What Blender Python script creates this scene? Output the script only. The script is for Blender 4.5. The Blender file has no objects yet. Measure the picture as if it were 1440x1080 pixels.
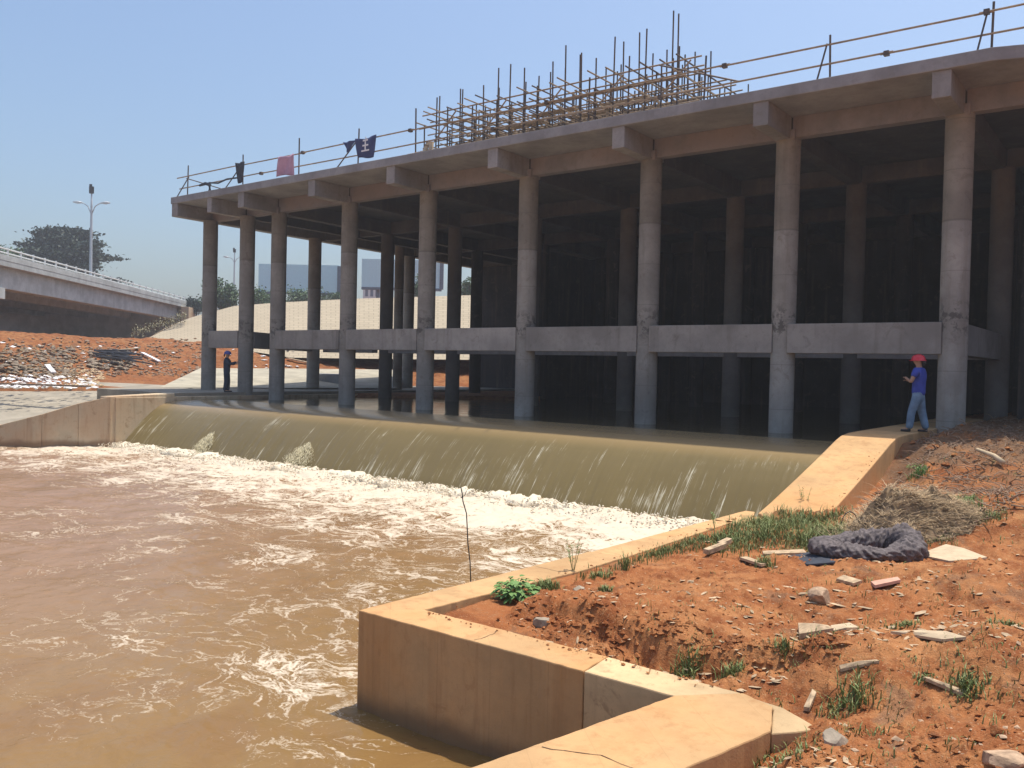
import bpy, math, random
import numpy as np
from mathutils import Vector, Matrix
random.seed(7); RNG = np.random.default_rng(11)
S = bpy.context.scene
COL = S.collection
R = math.radians
# ---------------------------------------------------------------- camera, sky, sun, exposure
YAW, PITCH, ROLL, FPX = R(37.204), 0.0195, 0.0223, 1207.0
CAM = Vector((0, 0, 1.62))
RH = Vector((math.cos(YAW), math.sin(YAW), 0)); FH = Vector((-math.sin(YAW), math.cos(YAW), 0)); UP = Vector((0, 0, 1))
FW = FH * math.cos(PITCH) - UP * math.sin(PITCH)
U0 = FH * math.sin(PITCH) + UP * math.cos(PITCH)
CR = RH * math.cos(ROLL) + U0 * math.sin(ROLL)
CU = U0 * math.cos(ROLL) - RH * math.sin(ROLL)
cd = bpy.data.cameras.new('camera'); cam = bpy.data.objects.new('camera', cd); COL.objects.link(cam)
M = Matrix((CR, CU, -FW)).transposed().to_4x4(); M.translation = CAM; cam.matrix_world = M
cd.sensor_width = 36; cd.lens = FPX / 1440 * 36; cd.clip_start = 0.1; cd.clip_end = 6000
S.camera = cam
SUN = Vector((0.12, 0.27, 1.0)).normalized()
wd = bpy.data.worlds.new('World'); S.world = wd; wd.use_nodes = True
nt = wd.node_tree; nt.nodes.clear()
sky = nt.nodes.new('ShaderNodeTexSky'); sky.sky_type = 'NISHITA'; sky.sun_disc = False
sky.sun_elevation = math.asin(SUN.z); sky.sun_rotation = math.atan2(SUN.x, SUN.y)
sky.air_density = 1.25; sky.dust_density = 3.6; sky.ozone_density = 5.5
bg = nt.nodes.new('ShaderNodeBackground'); bg.inputs[1].default_value = 0.145
wo = nt.nodes.new('ShaderNodeOutputWorld')
nt.links.new(sky.outputs[0], bg.inputs[0]); nt.links.new(bg.outputs[0], wo.inputs[0])
sl = bpy.data.lights.new('sun', 'SUN'); sl.energy = 4.0; sl.angle = R(0.53); sl.color = (1.0, 0.93, 0.80)
so = bpy.data.objects.new('sun', sl); COL.objects.link(so); so.rotation_euler = SUN.to_track_quat('Z', 'Y').to_euler()
S.view_settings.view_transform = 'Standard'; S.view_settings.look = 'None'
S.view_settings.exposure = 0.30; S.view_settings.gamma = 1.0; S.view_settings.use_curve_mapping = False
S.render.engine = 'CYCLES'
HAZE = 0.0011
S.cycles.max_bounces = 8; S.cycles.diffuse_bounces = 4

# ---------------------------------------------------------------- picture-to-place helpers
def ray(px, py):
    return FW + CR * ((px - 720) / FPX) - CU * ((py - 540) / FPX)
def atZ(px, py, z):
    r = ray(px, py); return CAM + r * ((z - CAM.z) / r.z)
def atD(px, py, depth):
    r = ray(px, py); return CAM + r * (depth / r.dot(FH))
def cw(X, Y, z=0.0):                                   # metres right of / ahead of the viewpoint
    v = RH * X + FH * Y; return Vector((v.x, v.y, z))

# ---------------------------------------------------------------- numpy noise
def _h(ix, iy, seed):
    n = (ix * 374761393 + iy * 668265263 + seed * 1274126177) & 0xffffffff
    n = ((n ^ (n >> 13)) * 1274126177) & 0xffffffff
    return ((n ^ (n >> 16)) & 0xffff) / 65535.0
def vnoise(x, y, seed=0):
    x = np.asarray(x, float); y = np.asarray(y, float)
    xi = np.floor(x).astype(np.int64); yi = np.floor(y).astype(np.int64)
    u = x - xi; v = y - yi; u = u*u*u*(u*(u*6-15)+10); v = v*v*v*(v*(v*6-15)+10)
    a = _h(xi, yi, seed); b = _h(xi+1, yi, seed); c = _h(xi, yi+1, seed); d = _h(xi+1, yi+1, seed)
    return (a*(1-u)+b*u)*(1-v) + (c*(1-u)+d*u)*v
def fbm(x, y, oct=5, seed=0, gain=0.5, lac=2.03):
    s = 0; amp = 1; t = 0
    for k in range(oct):
        s = s + amp * (vnoise(x, y, seed+k*17) - 0.5); t += amp
        x, y = x*lac*0.8 - y*lac*0.6 + 3.1, x*lac*0.6 + y*lac*0.8 + 7.7; amp *= gain
    return s / t * 2

# ---------------------------------------------------------------- mesh helpers
class MB:
    def __init__(s): s.v = []; s.f = []
    def add(s, vs, fs):
        o = len(s.v); s.v += [tuple(p) for p in vs]; s.f += [tuple(i+o for i in f) for f in fs]; return s
    def box(s, x0, x1, y0, y1, z0, z1):
        return s.add([(x0,y0,z0),(x1,y0,z0),(x1,y1,z0),(x0,y1,z0),(x0,y0,z1),(x1,y0,z1),(x1,y1,z1),(x0,y1,z1)],
                     [(3,2,1,0),(4,5,6,7),(0,1,5,4),(1,2,6,5),(2,3,7,6),(3,0,4,7)])
    def tube(s, a, b, r, n=6, r2=None):
        a = Vector(a); b = Vector(b); r2 = r if r2 is None else r2
        d = (b-a).normalized(); p = d.orthogonal().normalized(); q = d.cross(p)
        vs = [a+(p*math.cos(t)+q*math.sin(t))*r for t in [2*math.pi*i/n for i in range(n)]]
        vs += [b+(p*math.cos(t)+q*math.sin(t))*r2 for t in [2*math.pi*i/n for i in range(n)]]
        return s.add(vs, [(i,(i+1)%n,n+(i+1)%n,n+i) for i in range(n)] + [tuple(range(n-1,-1,-1)), tuple(range(n,2*n))])
    def path(s, pts, rad, n=6):
        pts = [Vector(p) for p in pts]; rings = []
        if not isinstance(rad, (list, tuple)): rad = [rad]*len(pts)
        for i, p in enumerate(pts):
            d = (pts[min(i+1,len(pts)-1)]-pts[max(i-1,0)]).normalized()
            a = d.cross(Vector((0.13,0.31,0.94))).normalized(); b = d.cross(a)
            rings += [p+(a*math.cos(2*math.pi*k/n)+b*math.sin(2*math.pi*k/n))*rad[i] for k in range(n)]
        fs = []
        for i in range(len(pts)-1):
            for k in range(n): fs.append((i*n+k, i*n+(k+1)%n, (i+1)*n+(k+1)%n, (i+1)*n+k))
        fs += [tuple(range(n-1,-1,-1)), tuple(range((len(pts)-1)*n, len(pts)*n))]
        return s.add(rings, fs)
    def prism(s, poly, z0, z1):
        n = len(poly)
        if not isinstance(z1, (list, tuple)): z1 = [z1]*n
        a = sum(poly[i][0]*poly[(i+1)%n][1]-poly[(i+1)%n][0]*poly[i][1] for i in range(n))
        if a < 0: poly = poly[::-1]; z1 = z1[::-1]
        vs = [(p[0],p[1],z0) for p in poly] + [(p[0],p[1],z) for p, z in zip(poly, z1)]
        return s.add(vs, [tuple(range(n-1,-1,-1)), tuple(range(n,2*n))] + [(i,(i+1)%n,n+(i+1)%n,n+i) for i in range(n)])
    def chunk(s, c, r, flat=1.0, ax=None):
        c = Vector(c); rot = Matrix.Rotation(random.random()*6.28, 3, 'Z') @ Matrix.Rotation(random.uniform(-.5,.5), 3, 'X')
        ax = ax or (random.uniform(.7,1.3), random.uniform(.6,1.1), flat*random.uniform(.6,1))
        o = [(1,0,0),(0,1,0),(-1,0,0),(0,-1,0),(0,0,1),(0,0,-1),(.7,.7,.5),(-.7,.6,.6),(.6,-.7,-.4),(-.6,-.7,.5)]
        vs = []
        for p in o[:6]:
            j = random.uniform(.75,1.2); vs.append(c + rot @ Vector((p[0]*ax[0]*r*j, p[1]*ax[1]*r*j, p[2]*ax[2]*r*j)))
        return s.add(vs, [(0,1,4),(1,2,4),(2,3,4),(3,0,4),(1,0,5),(2,1,5),(3,2,5),(0,3,5)])
    def build(s, name, m, parent=None, smooth=False, bevel=0):
        me = bpy.data.meshes.new(name); me.from_pydata(s.v, [], s.f); me.update()
        return link(name, me, m, parent, smooth, bevel)
def link(name, me, m, parent=None, smooth=False, bevel=0):
    o = bpy.data.objects.new(name, me); COL.objects.link(o)
    if m:
        for q in (m if isinstance(m, list) else [m]): me.materials.append(q)
    if parent:
        o.parent = parent
        o.matrix_parent_inverse = Matrix.Translation(parent.location).inverted() if parent.type == 'EMPTY' else Matrix()
    if smooth: me.polygons.foreach_set('use_smooth', [True]*len(me.polygons))
    if bevel:
        b = o.modifiers.new('bevel', 'BEVEL'); b.width = bevel; b.segments = 2; b.limit_method = 'ANGLE'; b.angle_limit = R(40)
    return o
def grid_mesh(name, X, Y, Z, m, smooth=True, attrs=None, uv=None):
    h, w = X.shape; co = np.stack([X, Y, Z], -1).reshape(-1, 3).astype(np.float32)
    idx = np.arange(h*w).reshape(h, w)
    q = np.stack([idx[:-1,:-1], idx[:-1,1:], idx[1:,1:], idx[1:,:-1]], -1).reshape(-1, 4)
    a, b, c = co[q[0,0]], co[q[0,1]], co[q[0,3]]
    if np.cross(b-a, c-a)[2] < 0: q = q[:, ::-1]
    me = bpy.data.meshes.new(name); me.vertices.add(len(co)); me.vertices.foreach_set('co', co.ravel())
    me.loops.add(q.size); me.loops.foreach_set('vertex_index', q.ravel().astype(np.int32))
    me.polygons.add(len(q)); me.polygons.foreach_set('loop_start', np.arange(0, q.size, 4, dtype=np.int32))
    me.polygons.foreach_set('loop_total', np.full(len(q), 4, dtype=np.int32))
    me.update(); me.validate()
    for k, v in (attrs or {}).items():
        at = me.attributes.new(k, 'FLOAT', 'POINT'); at.data.foreach_set('value', v.ravel().astype(np.float32))
    return link(name, me, m, None, smooth)
def tag(o, label=None, cat=None, group=None, kind=None):
    if label: o['label'] = label
    if cat: o['category'] = cat
    if group: o['group'] = group
    if kind: o['kind'] = kind
    return o
def empty(name, loc, label, cat, group=None, rz=0):
    o = bpy.data.objects.new(name, None); COL.objects.link(o); o.location = loc; o.rotation_euler = (0,0,rz)
    o.empty_display_size = .2
    return tag(o, label, cat, group)
def lpart(mb, name, m, parent, **k):                     # part in the parent's own coordinates
    o = mb.build(name, m, None, **k); o.parent = parent; return o

# ---------------------------------------------------------------- materials
class N:
    def __init__(s, name):
        s.m = bpy.data.materials.new(name); s.m.use_nodes = True; s.t = s.m.node_tree; s.t.nodes.clear()
        s.out = s.t.nodes.new('ShaderNodeOutputMaterial'); s.b = s.t.nodes.new('ShaderNodeBsdfPrincipled')
        s.t.links.new(s.b.outputs[0], s.out.inputs[0])
        s.co = s.t.nodes.new('ShaderNodeNewGeometry').outputs['Position']
    def L(s, a, b): s.t.links.new(a, b)
    def put(s, sock, v):
        if isinstance(v, bpy.types.NodeSocket): s.L(v, sock)
        else:
            if hasattr(sock.default_value, '__len__') and not hasattr(v, '__len__'): v = (v,)*len(sock.default_value)
            if hasattr(v, '__len__') and len(v) == 3 and len(sock.default_value) == 4: v = (*v, 1)
            sock.default_value = v
    def scale(s, v, sc):
        n = s.t.nodes.new('ShaderNodeVectorMath'); n.operation = 'MULTIPLY'; s.put(n.inputs[0], v); n.inputs[1].default_value = sc; return n.outputs[0]
    def noise(s, sc=1, det=5, rough=.55, vec=None, dist=0, st=None):
        n = s.t.nodes.new('ShaderNodeTexNoise'); v = vec or s.co
        if st: v = s.scale(v, st)
        s.L(v, n.inputs['Vector']); n.inputs['Scale'].default_value = sc; n.inputs['Detail'].default_value = det
        n.inputs['Roughness'].default_value = rough; n.inputs['Distortion'].default_value = dist; return n.outputs['Fac']
    def voro(s, sc=1, vec=None, feat='F1', out='Distance', st=None, rnd=1):
        n = s.t.nodes.new('ShaderNodeTexVoronoi'); n.feature = feat; v = vec or s.co
        if st: v = s.scale(v, st)
        s.L(v, n.inputs['Vector']); n.inputs['Scale'].default_value = sc; n.inputs['Randomness'].default_value = rnd; return n.outputs[out]
    def ramp(s, f, stops):
        n = s.t.nodes.new('ShaderNodeValToRGB'); s.L(f, n.inputs[0]); e = n.color_ramp.elements
        while len(e) < len(stops): e.new(.5)
        for x, (p, c) in zip(e, stops):
            x.position = p; c = (c,c,c) if not hasattr(c, '__len__') else c; x.color = (*c, 1)
        return n.outputs[0]
    def mix(s, f, a, b, mode='MIX'):
        n = s.t.nodes.new('ShaderNodeMix'); n.data_type = 'RGBA'; n.blend_type = mode
        s.put(n.inputs[0], f); s.put(n.inputs[6], a); s.put(n.inputs[7], b); return n.outputs[2]
    def math(s, op, a, b=0, c=0, clamp=False):
        n = s.t.nodes.new('ShaderNodeMath'); n.operation = op; n.use_clamp = clamp
        for i, v in enumerate((a, b, c)): s.put(n.inputs[i], v)
        return n.outputs[0]
    def mapr(s, v, a, b, c=0, d=1):
        n = s.t.nodes.new('ShaderNodeMapRange'); n.interpolation_type = 'SMOOTHSTEP'
        for i, q in enumerate((v, a, b, c, d)): s.put(n.inputs[i], q)
        return n.outputs[0]
    def sep(s, v=None):
        n = s.t.nodes.new('ShaderNodeSeparateXYZ'); s.L(v or s.co, n.inputs[0]); return n.outputs
    def attr(s, name):
        n = s.t.nodes.new('ShaderNodeAttribute'); n.attribute_name = name; return n.outputs['Fac']
    def objrand(s):
        return s.t.nodes.new('ShaderNodeObjectInfo').outputs['Random']
    def bump(s, h, strength=.5, dist=.02):
        n = s.t.nodes.new('ShaderNodeBump'); n.inputs['Strength'].default_value = strength; n.inputs['Distance'].default_value = dist
        s.L(h, n.inputs['Height']); s.L(n.outputs[0], s.b.inputs['Normal']); return s
    def fin(s, col, rough=.85, spec=.3, metal=0):
        s.put(s.b.inputs['Base Color'], col); s.put(s.b.inputs['Roughness'], rough)
        s.b.inputs['Specular IOR Level'].default_value = spec; s.b.inputs['Metallic'].default_value = metal; return s.m
def plain(name, col, rough=.7, spec=.3, metal=0, var=.18, sc=6):
    n = N(name); f = n.noise(sc, 4)
    a = tuple(c*(1-var) for c in col); b = tuple(min(1, c*(1+var)) for c in col)
    n.bump(n.noise(sc*9, 3), .2, .01)
    return n.fin(n.ramp(f, [(.3, a), (.7, b)]), rough, spec, metal)
def concrete(name, col, stain=(.16,.13,.10), streak=.5, joint=None, warm=None, wet=None):
    n = N(name)
    f = n.noise(.9, 6, .6); g = n.noise(7, 5, .65); st = n.noise(1, 5, .6, st=(3.2, 3.2, .22)); fine = n.noise(55, 3, .6)
    c = n.mix(n.mapr(f, .3, .7), tuple(x*.78 for x in col), tuple(x*1.14 for x in col))
    c = n.mix(n.math('MULTIPLY', n.mapr(g, .46, .72), .35), c, tuple(x*.68 for x in col))
    c = n.mix(n.math('MULTIPLY', n.mapr(st, .50, .78), streak), c, stain)
    if warm: c = n.mix(n.math('MULTIPLY', n.mapr(n.noise(.45, 4, .6), .42, .66), .7), c, warm)
    r = n.objrand(); c = n.mix(1, c, n.mix(r, (.84,.84,.84), (1.08,1.08,1.08)), 'MULTIPLY')
    pit = n.mapr(n.voro(26, rnd=1), .10, .04); c = n.mix(n.math('MULTIPLY', n.math('MULTIPLY', pit, n.mapr(g, .45, .6)), .6), c, tuple(x*.35 for x in col))
    blo = n.mapr(n.noise(2.6, 6, .72, dist=.8), .56, .66); c = n.mix(n.math('MULTIPLY', blo, streak*.75), c, stain)
    if joint is not None:
        z = n.math('ADD', n.sep()[2], n.math('MULTIPLY', r, .7)); up = n.mapr(z, joint, joint+.03)
        c = n.mix(n.math('MULTIPLY', up, .8), c, n.mix(1, c, (.74,.70,.64), 'MULTIPLY'))
        line = n.math('SUBTRACT', n.mapr(z, joint-.03, joint), n.mapr(z, joint+.02, joint+.05))
        c = n.mix(n.math('MULTIPLY', line, .35), c, (.12,.1,.09))
        blot = n.mapr(n.noise(2.3, 6, .7, st=(1,1,.8)), .62, .68)
        c = n.mix(n.math('MULTIPLY', blot, .5), c, (.15,.13,.12))
        fz = n.math('FRACT', n.math('MULTIPLY', z, .82)); c = n.mix(n.math('MULTIPLY', n.mapr(fz, .03, .0), .45), c, (.13,.12,.11))
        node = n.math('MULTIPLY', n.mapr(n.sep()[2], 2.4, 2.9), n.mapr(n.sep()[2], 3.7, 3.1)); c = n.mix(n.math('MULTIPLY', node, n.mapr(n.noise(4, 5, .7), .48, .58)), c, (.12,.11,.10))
    c = n.mix(n.math('MULTIPLY', n.mapr(fine, .55, .75), .25), c, tuple(x*.6 for x in col))
    if wet is not None:
        X_, Y_, Z_ = n.sep(); u = n.math('FRACT', n.math('MULTIPLY', n.math('ADD', X_, Y_), 1.65)); c = n.mix(n.math('MULTIPLY', n.mapr(u, .022, .0), .28), c, tuple(x*.45 for x in col))
        drip = n.mapr(n.noise(1, 5, .7, st=(7, 7, .5)), .52, .72); c = n.mix(n.math('MULTIPLY', drip, .38), c, (.30,.15,.065))
        zz = n.math('ADD', n.sep()[2], n.math('MULTIPLY', n.noise(2.2,4), .25)); c = n.mix(n.math('MULTIPLY', n.mapr(zz, wet+.2, wet), .75), c, (.20,.115,.06))
    n.bump(n.math('ADD', n.math('MULTIPLY', g, .7), n.math('MULTIPLY', fine, .3)), .35, .015)
    return n.fin(c, .88, .25)
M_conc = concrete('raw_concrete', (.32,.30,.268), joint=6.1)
M_front = concrete('roof_edge_concrete', (.34,.335,.34), (.20,.19,.18), streak=.35)
M_inner = concrete('shaded_inner_concrete', (.095,.088,.085))  # same concrete, interior shade put into the colour of inner beams and slab
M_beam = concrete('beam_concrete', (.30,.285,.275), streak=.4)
M_row2 = concrete('shaded_second_row_concrete', (.14,.13,.12))  # column concrete darkened in colour for the shade behind the front row
M_mid = concrete('middle_beam_concrete', (.345,.32,.29), (.13,.11,.09), streak=.45)
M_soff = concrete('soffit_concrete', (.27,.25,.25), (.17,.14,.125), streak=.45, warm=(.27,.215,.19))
M_dark = concrete('shaded_interior_concrete', (.045,.043,.045))  # deep interior shade painted into the rear walls and back columns
M_wall = concrete('mud_stained_concrete', (.58,.36,.175), (.36,.18,.075), streak=.5, warm=(.48,.24,.09), wet=-1.55)
M_patch = concrete('patched_concrete', (.54,.38,.21), (.26,.16,.085), .7)
M_wing = concrete('wing_wall_concrete', (.60,.49,.34), (.30,.19,.11), .8, wet=-1.5, warm=(.42,.27,.16))
M_apron = concrete('apron_concrete', (.34,.30,.235), (.28,.23,.17), .3)
M_dark2 = concrete('grey_block_concrete', (.22,.22,.22))
M_bridge = concrete('bridge_concrete', (.42,.45,.45), (.24,.24,.24), .35)
M_rail = plain('bridge_rail_paint', (.55,.58,.58), .5)

def earth_mat(name, dark=1.0, mulch=False):
    n = N(name)
    a = n.noise(.55, 6, .62); b = n.noise(3.1, 6, .68); c_ = n.noise(17, 5, .7); v = n.voro(34, feat='F1')
    k = dark
    c = n.mix(n.mapr(a, .34, .66), (.355*k,.128*k,.046*k), (.45*k,.205*k,.083*k))
    c = n.mix(n.math('MULTIPLY', n.mapr(b, .42, .64), .95), c, (.24*k,.078*k,.028*k))
    c = n.mix(n.math('MULTIPLY', n.mapr(c_, .52, .74), .55), c, (.50*k,.27*k,.125*k))
    c = n.mix(n.math('MULTIPLY', n.mapr(n.noise(1.4, 5, .7, dist=.6), .56, .66), .55), c, (.20*k,.12*k,.075*k))
    c = n.mix(n.math('MULTIPLY', n.mapr(n.noise(60, 2, .5), .62, .7), .5), c, (.58*k,.38*k,.22*k))
    if mulch: c = n.mix(n.math('MULTIPLY', n.mapr(n.math('ADD', n.attr('mulch'), n.math('MULTIPLY', c_, .5)), .55, .85), .85), c, n.mix(c_, (.10,.058,.036), (.24,.15,.09)))
    h = n.math('ADD', n.math('MULTIPLY', c_, .7), n.math('MULTIPLY', n.noise(70, 4, .7), .3))
    n.bump(h, .9, .035)
    return n.fin(c, .95, .12)
M_earth = earth_mat('red_earth', .88, mulch=True); M_earth2 = earth_mat('far_red_earth', .66)

def water_mat(name, foam=True, weir=False, calm=False):
    n = N(name); x, y, z = n.sep()
    a = n.noise(.16, 4, .55, dist=.4); b = n.noise(.9, 5, .6, st=(1, .55, 1), dist=.5)
    if weir: base = n.mix(n.mapr(a, .3, .7), (.165,.126,.056), (.215,.162,.070))
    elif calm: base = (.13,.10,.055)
    else:
        base = n.mix(n.mapr(n.math('ADD', x, n.math('MULTIPLY', a, 9)), -16, 2), (.285,.165,.088), (.215,.128,.044))
        base = n.mix(n.math('MULTIPLY', n.mapr(b, .42, .62), .55), base, (.20,.108,.040))
    col = base; rough = .12 if not calm else .06
    if foam and not weir:
        d = n.attr('foam'); wv = n.t.nodes.new('ShaderNodeVectorMath'); wv.operation = 'ADD'
        nz = n.t.nodes.new('ShaderNodeTexNoise'); nz.inputs['Scale'].default_value = .7; nz.inputs['Detail'].default_value = 5; n.L(n.co, nz.inputs['Vector'])
        n.L(n.co, wv.inputs[0]); n.L(n.scale(nz.outputs['Color'], (2.2,2.2,0)), wv.inputs[1]); P = wv.outputs[0]
        v1 = n.math('ABSOLUTE', n.math('SUBTRACT', n.noise(1.15, 4, .62, vec=P, st=(.75,1.35,1)), .5))
        v2 = n.math('ABSOLUTE', n.math('SUBTRACT', n.noise(3.6, 4, .65, vec=P, st=(.8,1.3,1)), .5))
        vein = n.math('MAXIMUM', n.math('SUBTRACT', 1, n.math('MULTIPLY', v1, 13)), n.math('MULTIPLY', n.math('SUBTRACT', 1, n.math('MULTIPLY', v2, 15)), .8))
        spk = n.noise(15, 3, .75, vec=P)
        brk = n.noise(.55, 4, .6, dist=.3); 
        v3 = n.math('ABSOLUTE', n.math('SUBTRACT', n.noise(8.5, 3, .6, vec=P, st=(.8,1.2,1)), .5))
        vein = n.math('MAXIMUM', vein, n.math('MULTIPLY', n.math('SUBTRACT', 1, n.math('MULTIPLY', v3, 12)), .7)); vein = n.math('MAXIMUM', vein, 0)
        spk2 = n.noise(34, 2, .6)
        tot = n.math('ADD', n.math('ADD', n.math('MULTIPLY', vein, .46), n.math('MULTIPLY', spk, .34)), n.math('ADD', n.math('MULTIPLY', brk, .78), n.math('MULTIPLY', spk2, .30)))
        m_ = n.mapr(n.math('ADD', tot, d), 1.17, 1.48)
        fcol = n.mix(n.noise(6, 4), (.60,.50,.38), (.70,.61,.49))
        col = n.mix(m_, base, fcol); rough = n.mix(m_, .2, .6)
        h = n.math('ADD', n.math('MULTIPLY', n.noise(2.4, 5, .6, dist=.5), 1), n.math('MULTIPLY', n.noise(9, 3, .5), .18))
        h = n.math('ADD', h, n.math('MULTIPLY', m_, .25)); n.bump(h, .36, .08)
    elif weir:
        st = n.noise(1, 5, .7, st=(7.5, .30, .30)); fine = n.noise(1, 4, .82, st=(32, 1.0, 1.0)); brk = n.noise(1, 3, .6, st=(.8,1.1,1.1))
        low = n.mapr(z, -.5, -1.7)
        f = n.math('ADD', n.math('ADD', n.math('MULTIPLY', st, .6), n.math('MULTIPLY', fine, .7)), n.math('MULTIPLY', brk, .35))
        m_ = n.mapr(n.math('ADD', f, n.math('MULTIPLY', low, .03)), .90, 1.10)
        m_ = n.math('MULTIPLY', m_, n.mapr(z, -.12, -.5))
        bright = n.mix(n.mapr(n.noise(1, 5, .7, st=(4.5,.12,.12)), .25, .8), base, (.185,.140,.060))
        bright = n.mix(n.mapr(z, -.42, -.10), bright, (.30,.215,.11))
        col = n.mix(m_, bright, (.74,.70,.55)); rough = n.mix(m_, .22, .5)
        n.bump(n.math('ADD', n.math('MULTIPLY', st, .6), n.math('MULTIPLY', fine, .6)), .35, .03)
    else:
        n.bump(n.noise(1, 4, .6, st=(.7,2.2,1), dist=.8), .35, .05)
    m = n.fin(col, rough, .5 if calm else .32); n.b.inputs['IOR'].default_value = 1.33; return m
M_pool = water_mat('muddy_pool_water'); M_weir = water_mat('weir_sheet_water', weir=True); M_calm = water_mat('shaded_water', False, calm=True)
M_foam = plain('foam', (.70,.62,.49), .7, .2, var=.06, sc=5)
M_splash = plain('sunlit_splash', (.74,.68,.48), .5, .3, var=.2, sc=9)
M_steel = plain('rusty_scaffold_steel', (.11,.08,.065), .6, .4, .3, .35, 3)
M_steel2 = plain('weathered_ledger_steel', (.31,.225,.145), .6, .4, .2, .3, 3)
M_wood = plain('weathered_wood', (.45,.33,.21), .85, .2, var=.35, sc=14)
M_pale = plain('pale_board', (.50,.39,.26), .85, .2, var=.15, sc=9)
M_pinkb = plain('pink_board', (.58,.33,.24), .85, .2, var=.15, sc=9)
M_rock = plain('grey_rock', (.34,.28,.21), .9, .2, var=.3, sc=8)
M_chip = plain('pale_chips', (.40,.275,.18), .9, .2, var=.4, sc=20)
M_clod = earth_mat('earth_clods', .90)
M_straw2 = plain('matted_straw', (.23,.16,.095), .9, .15, var=.4, sc=8)
M_straw = plain('dry_straw', (.46,.34,.21), .9, .15, var=.4, sc=10)
M_root = plain('dead_roots', (.26,.18,.125), .9, .15, var=.4, sc=10)
def leafmat(name, a, b):
    n = N(name); c = n.mix(n.noise(9, 2), a, b); m = n.fin(c, .6, .3)
    return m
M_grass = leafmat('grass_blades', (.11,.165,.045), (.23,.245,.09))
M_weed = leafmat('weed_leaves', (.09,.19,.045), (.16,.27,.08))
M_cedar = leafmat('cedar_foliage', (.014,.028,.017), (.03,.05,.03))
M_bush = leafmat('bush_foliage', (.05,.10,.04), (.10,.16,.06))
M_scrub = leafmat('dry_scrub', (.12,.12,.06), (.20,.17,.09))
M_bark = plain('bark', (.12,.09,.07), .9)
M_skin = plain('skin', (.42,.25,.17), .6, var=.06)
M_tar = plain('crumpled_dark_netting', (.125,.105,.105), .8, .2, var=.45, sc=22)
M_black = plain('black_rubber', (.03,.03,.035), .6)
M_blackcloth = plain('dark_cloth', (.05,.055,.07), .9)

# ================================================================= THE SETTING
# base terrain far around
g = MB(); g.add([(-3000,-3000,-2.6),(3000,-3000,-2.6),(3000,3000,-2.6),(-3000,3000,-2.6)], [(0,1,2,3)])
tag(g.build('ground', M_earth2), kind='structure')

# near bank: red earth, height field round the viewpoint
CTRL = [((620,870),-.84),((760,905),-.84),((900,930),-.86),((1010,950),-.86),((1107,1010),-.86),((1083,1060),-.98),((1000,1085),-1.0),
 ((1200,1070),-.55),((1440,1070),-.35),((700,845),-.74),((760,850),-.66),((850,800),-.72),((850,840),-.55),((1000,770),-.74),((930,790),-.78),((1100,745),-.80),((1172,725),-.78),
 ((1300,790),-.52),((1440,800),-.22),((1440,900),-.25),((1200,900),-.45),((1050,900),-.60),((950,860),-.55),((1440,700),.0),((1320,700),-.12),
 ((1215,690),-.30),((1245,650),-.02),((1285,628),.22),((1350,635),.18),((1440,625),.30),((1440,600),.42),((1350,606),.40),((1120,830),-.55),((1150,1000),-.62)]
cp = [(atZ(x, y, z).x, atZ(x, y, z).y, z) for (x, y), z in CTRL] + [(0,0,0),(2,3,.05),(5,8,.2),(8,18,.5),(0,20,.5),(8,30,.6),(-3.5,26,.38),(-4,34,.3),(3,-4,.1),(-1.5,1,-.55),(-2,3,-.85)]
def gbase(x, y):
    x = np.asarray(x, float); y = np.asarray(y, float); num = 0; den = 0
    for cx, cy, cz in cp:
        w = 1/((x-cx)**2+(y-cy)**2+.06)**1.6; num = num + w*cz; den = den + w
    return num/den
def inpool(x, y):
    return (x < -5.55) | ((y < 5.94) & (x < -2.45 + (y-5.5)*.24))
def ground_z(x, y, detail=True):
    x = np.asarray(x, float); y = np.asarray(y, float); z = gbase(x, y)
    # eroded little scarp behind the near wall
    e = y - 6.18; sc = np.clip((x+5.4)/.6, 0, 1)*np.clip((-1.7-x)/.8, 0, 1)
    edge = .62 + .30*fbm(x*1.3, y*.4, 3, 5)
    z = z - sc*.16*(1-np.clip((e-edge)/.14, 0, 1))*np.clip(e+.3, 0, 1)
    if detail:
        far = np.clip((y-14)/4, 0, 1)*np.clip((x+5.0)/.8, 0, 1)
        z = z + .085*fbm(x*.9, y*.9, 4, 21) + .045*fbm(x*3.2, y*3.2, 4, 31)*(1+1.2*far) 
        r = np.abs(fbm(x*5.5, y*5.5, 4, 41)); z = z + .03*(r-.2)
        cl = np.maximum(fbm(x*13, y*13, 3, 51)-.12, 0); z = z + cl*(.055+.10*far) + .012*fbm(x*30, y*30, 3, 61)
        z = z + sc*np.exp(-((e-edge)/.22)**2)*.10*fbm(x*9, y*9, 4, 71)
        z = z + far*.16*np.abs(fbm(x*2.2, y*2.2, 5, 81))
    # keep below the ledges it runs up to
    z = np.where((x < -5.05) & (y < 14.3), np.minimum(z, -.80), z)
    z = np.where((y < 6.22) & (x < -2.0), np.minimum(z, -.80), z)
    side = (x < -3.2) & (y > 14.0)
    lim = np.interp(y, [14.0,16,18,19.6,30],[-.92,-.80,-.42,.16,.25]) + np.clip((x+4.2)/1.0, 0, 1)**1.3*.9
    z = np.where(side, np.minimum(z, lim + .05*fbm(x*5, y*5, 3, 91)), z)
    return z
th = np.radians(np.linspace(-26, 66, 840)); rr = np.exp(np.linspace(math.log(1.6), math.log(42), 600))
TH, RR = np.meshgrid(th, rr); lx = RR*np.sin(TH); ly = RR*np.cos(TH)
GX = RH.x*lx + FH.x*ly; GY = RH.y*lx + FH.y*ly; GZ = ground_z(GX, GY); GZ = np.where(inpool(GX, GY), -2.3, GZ)
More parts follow.
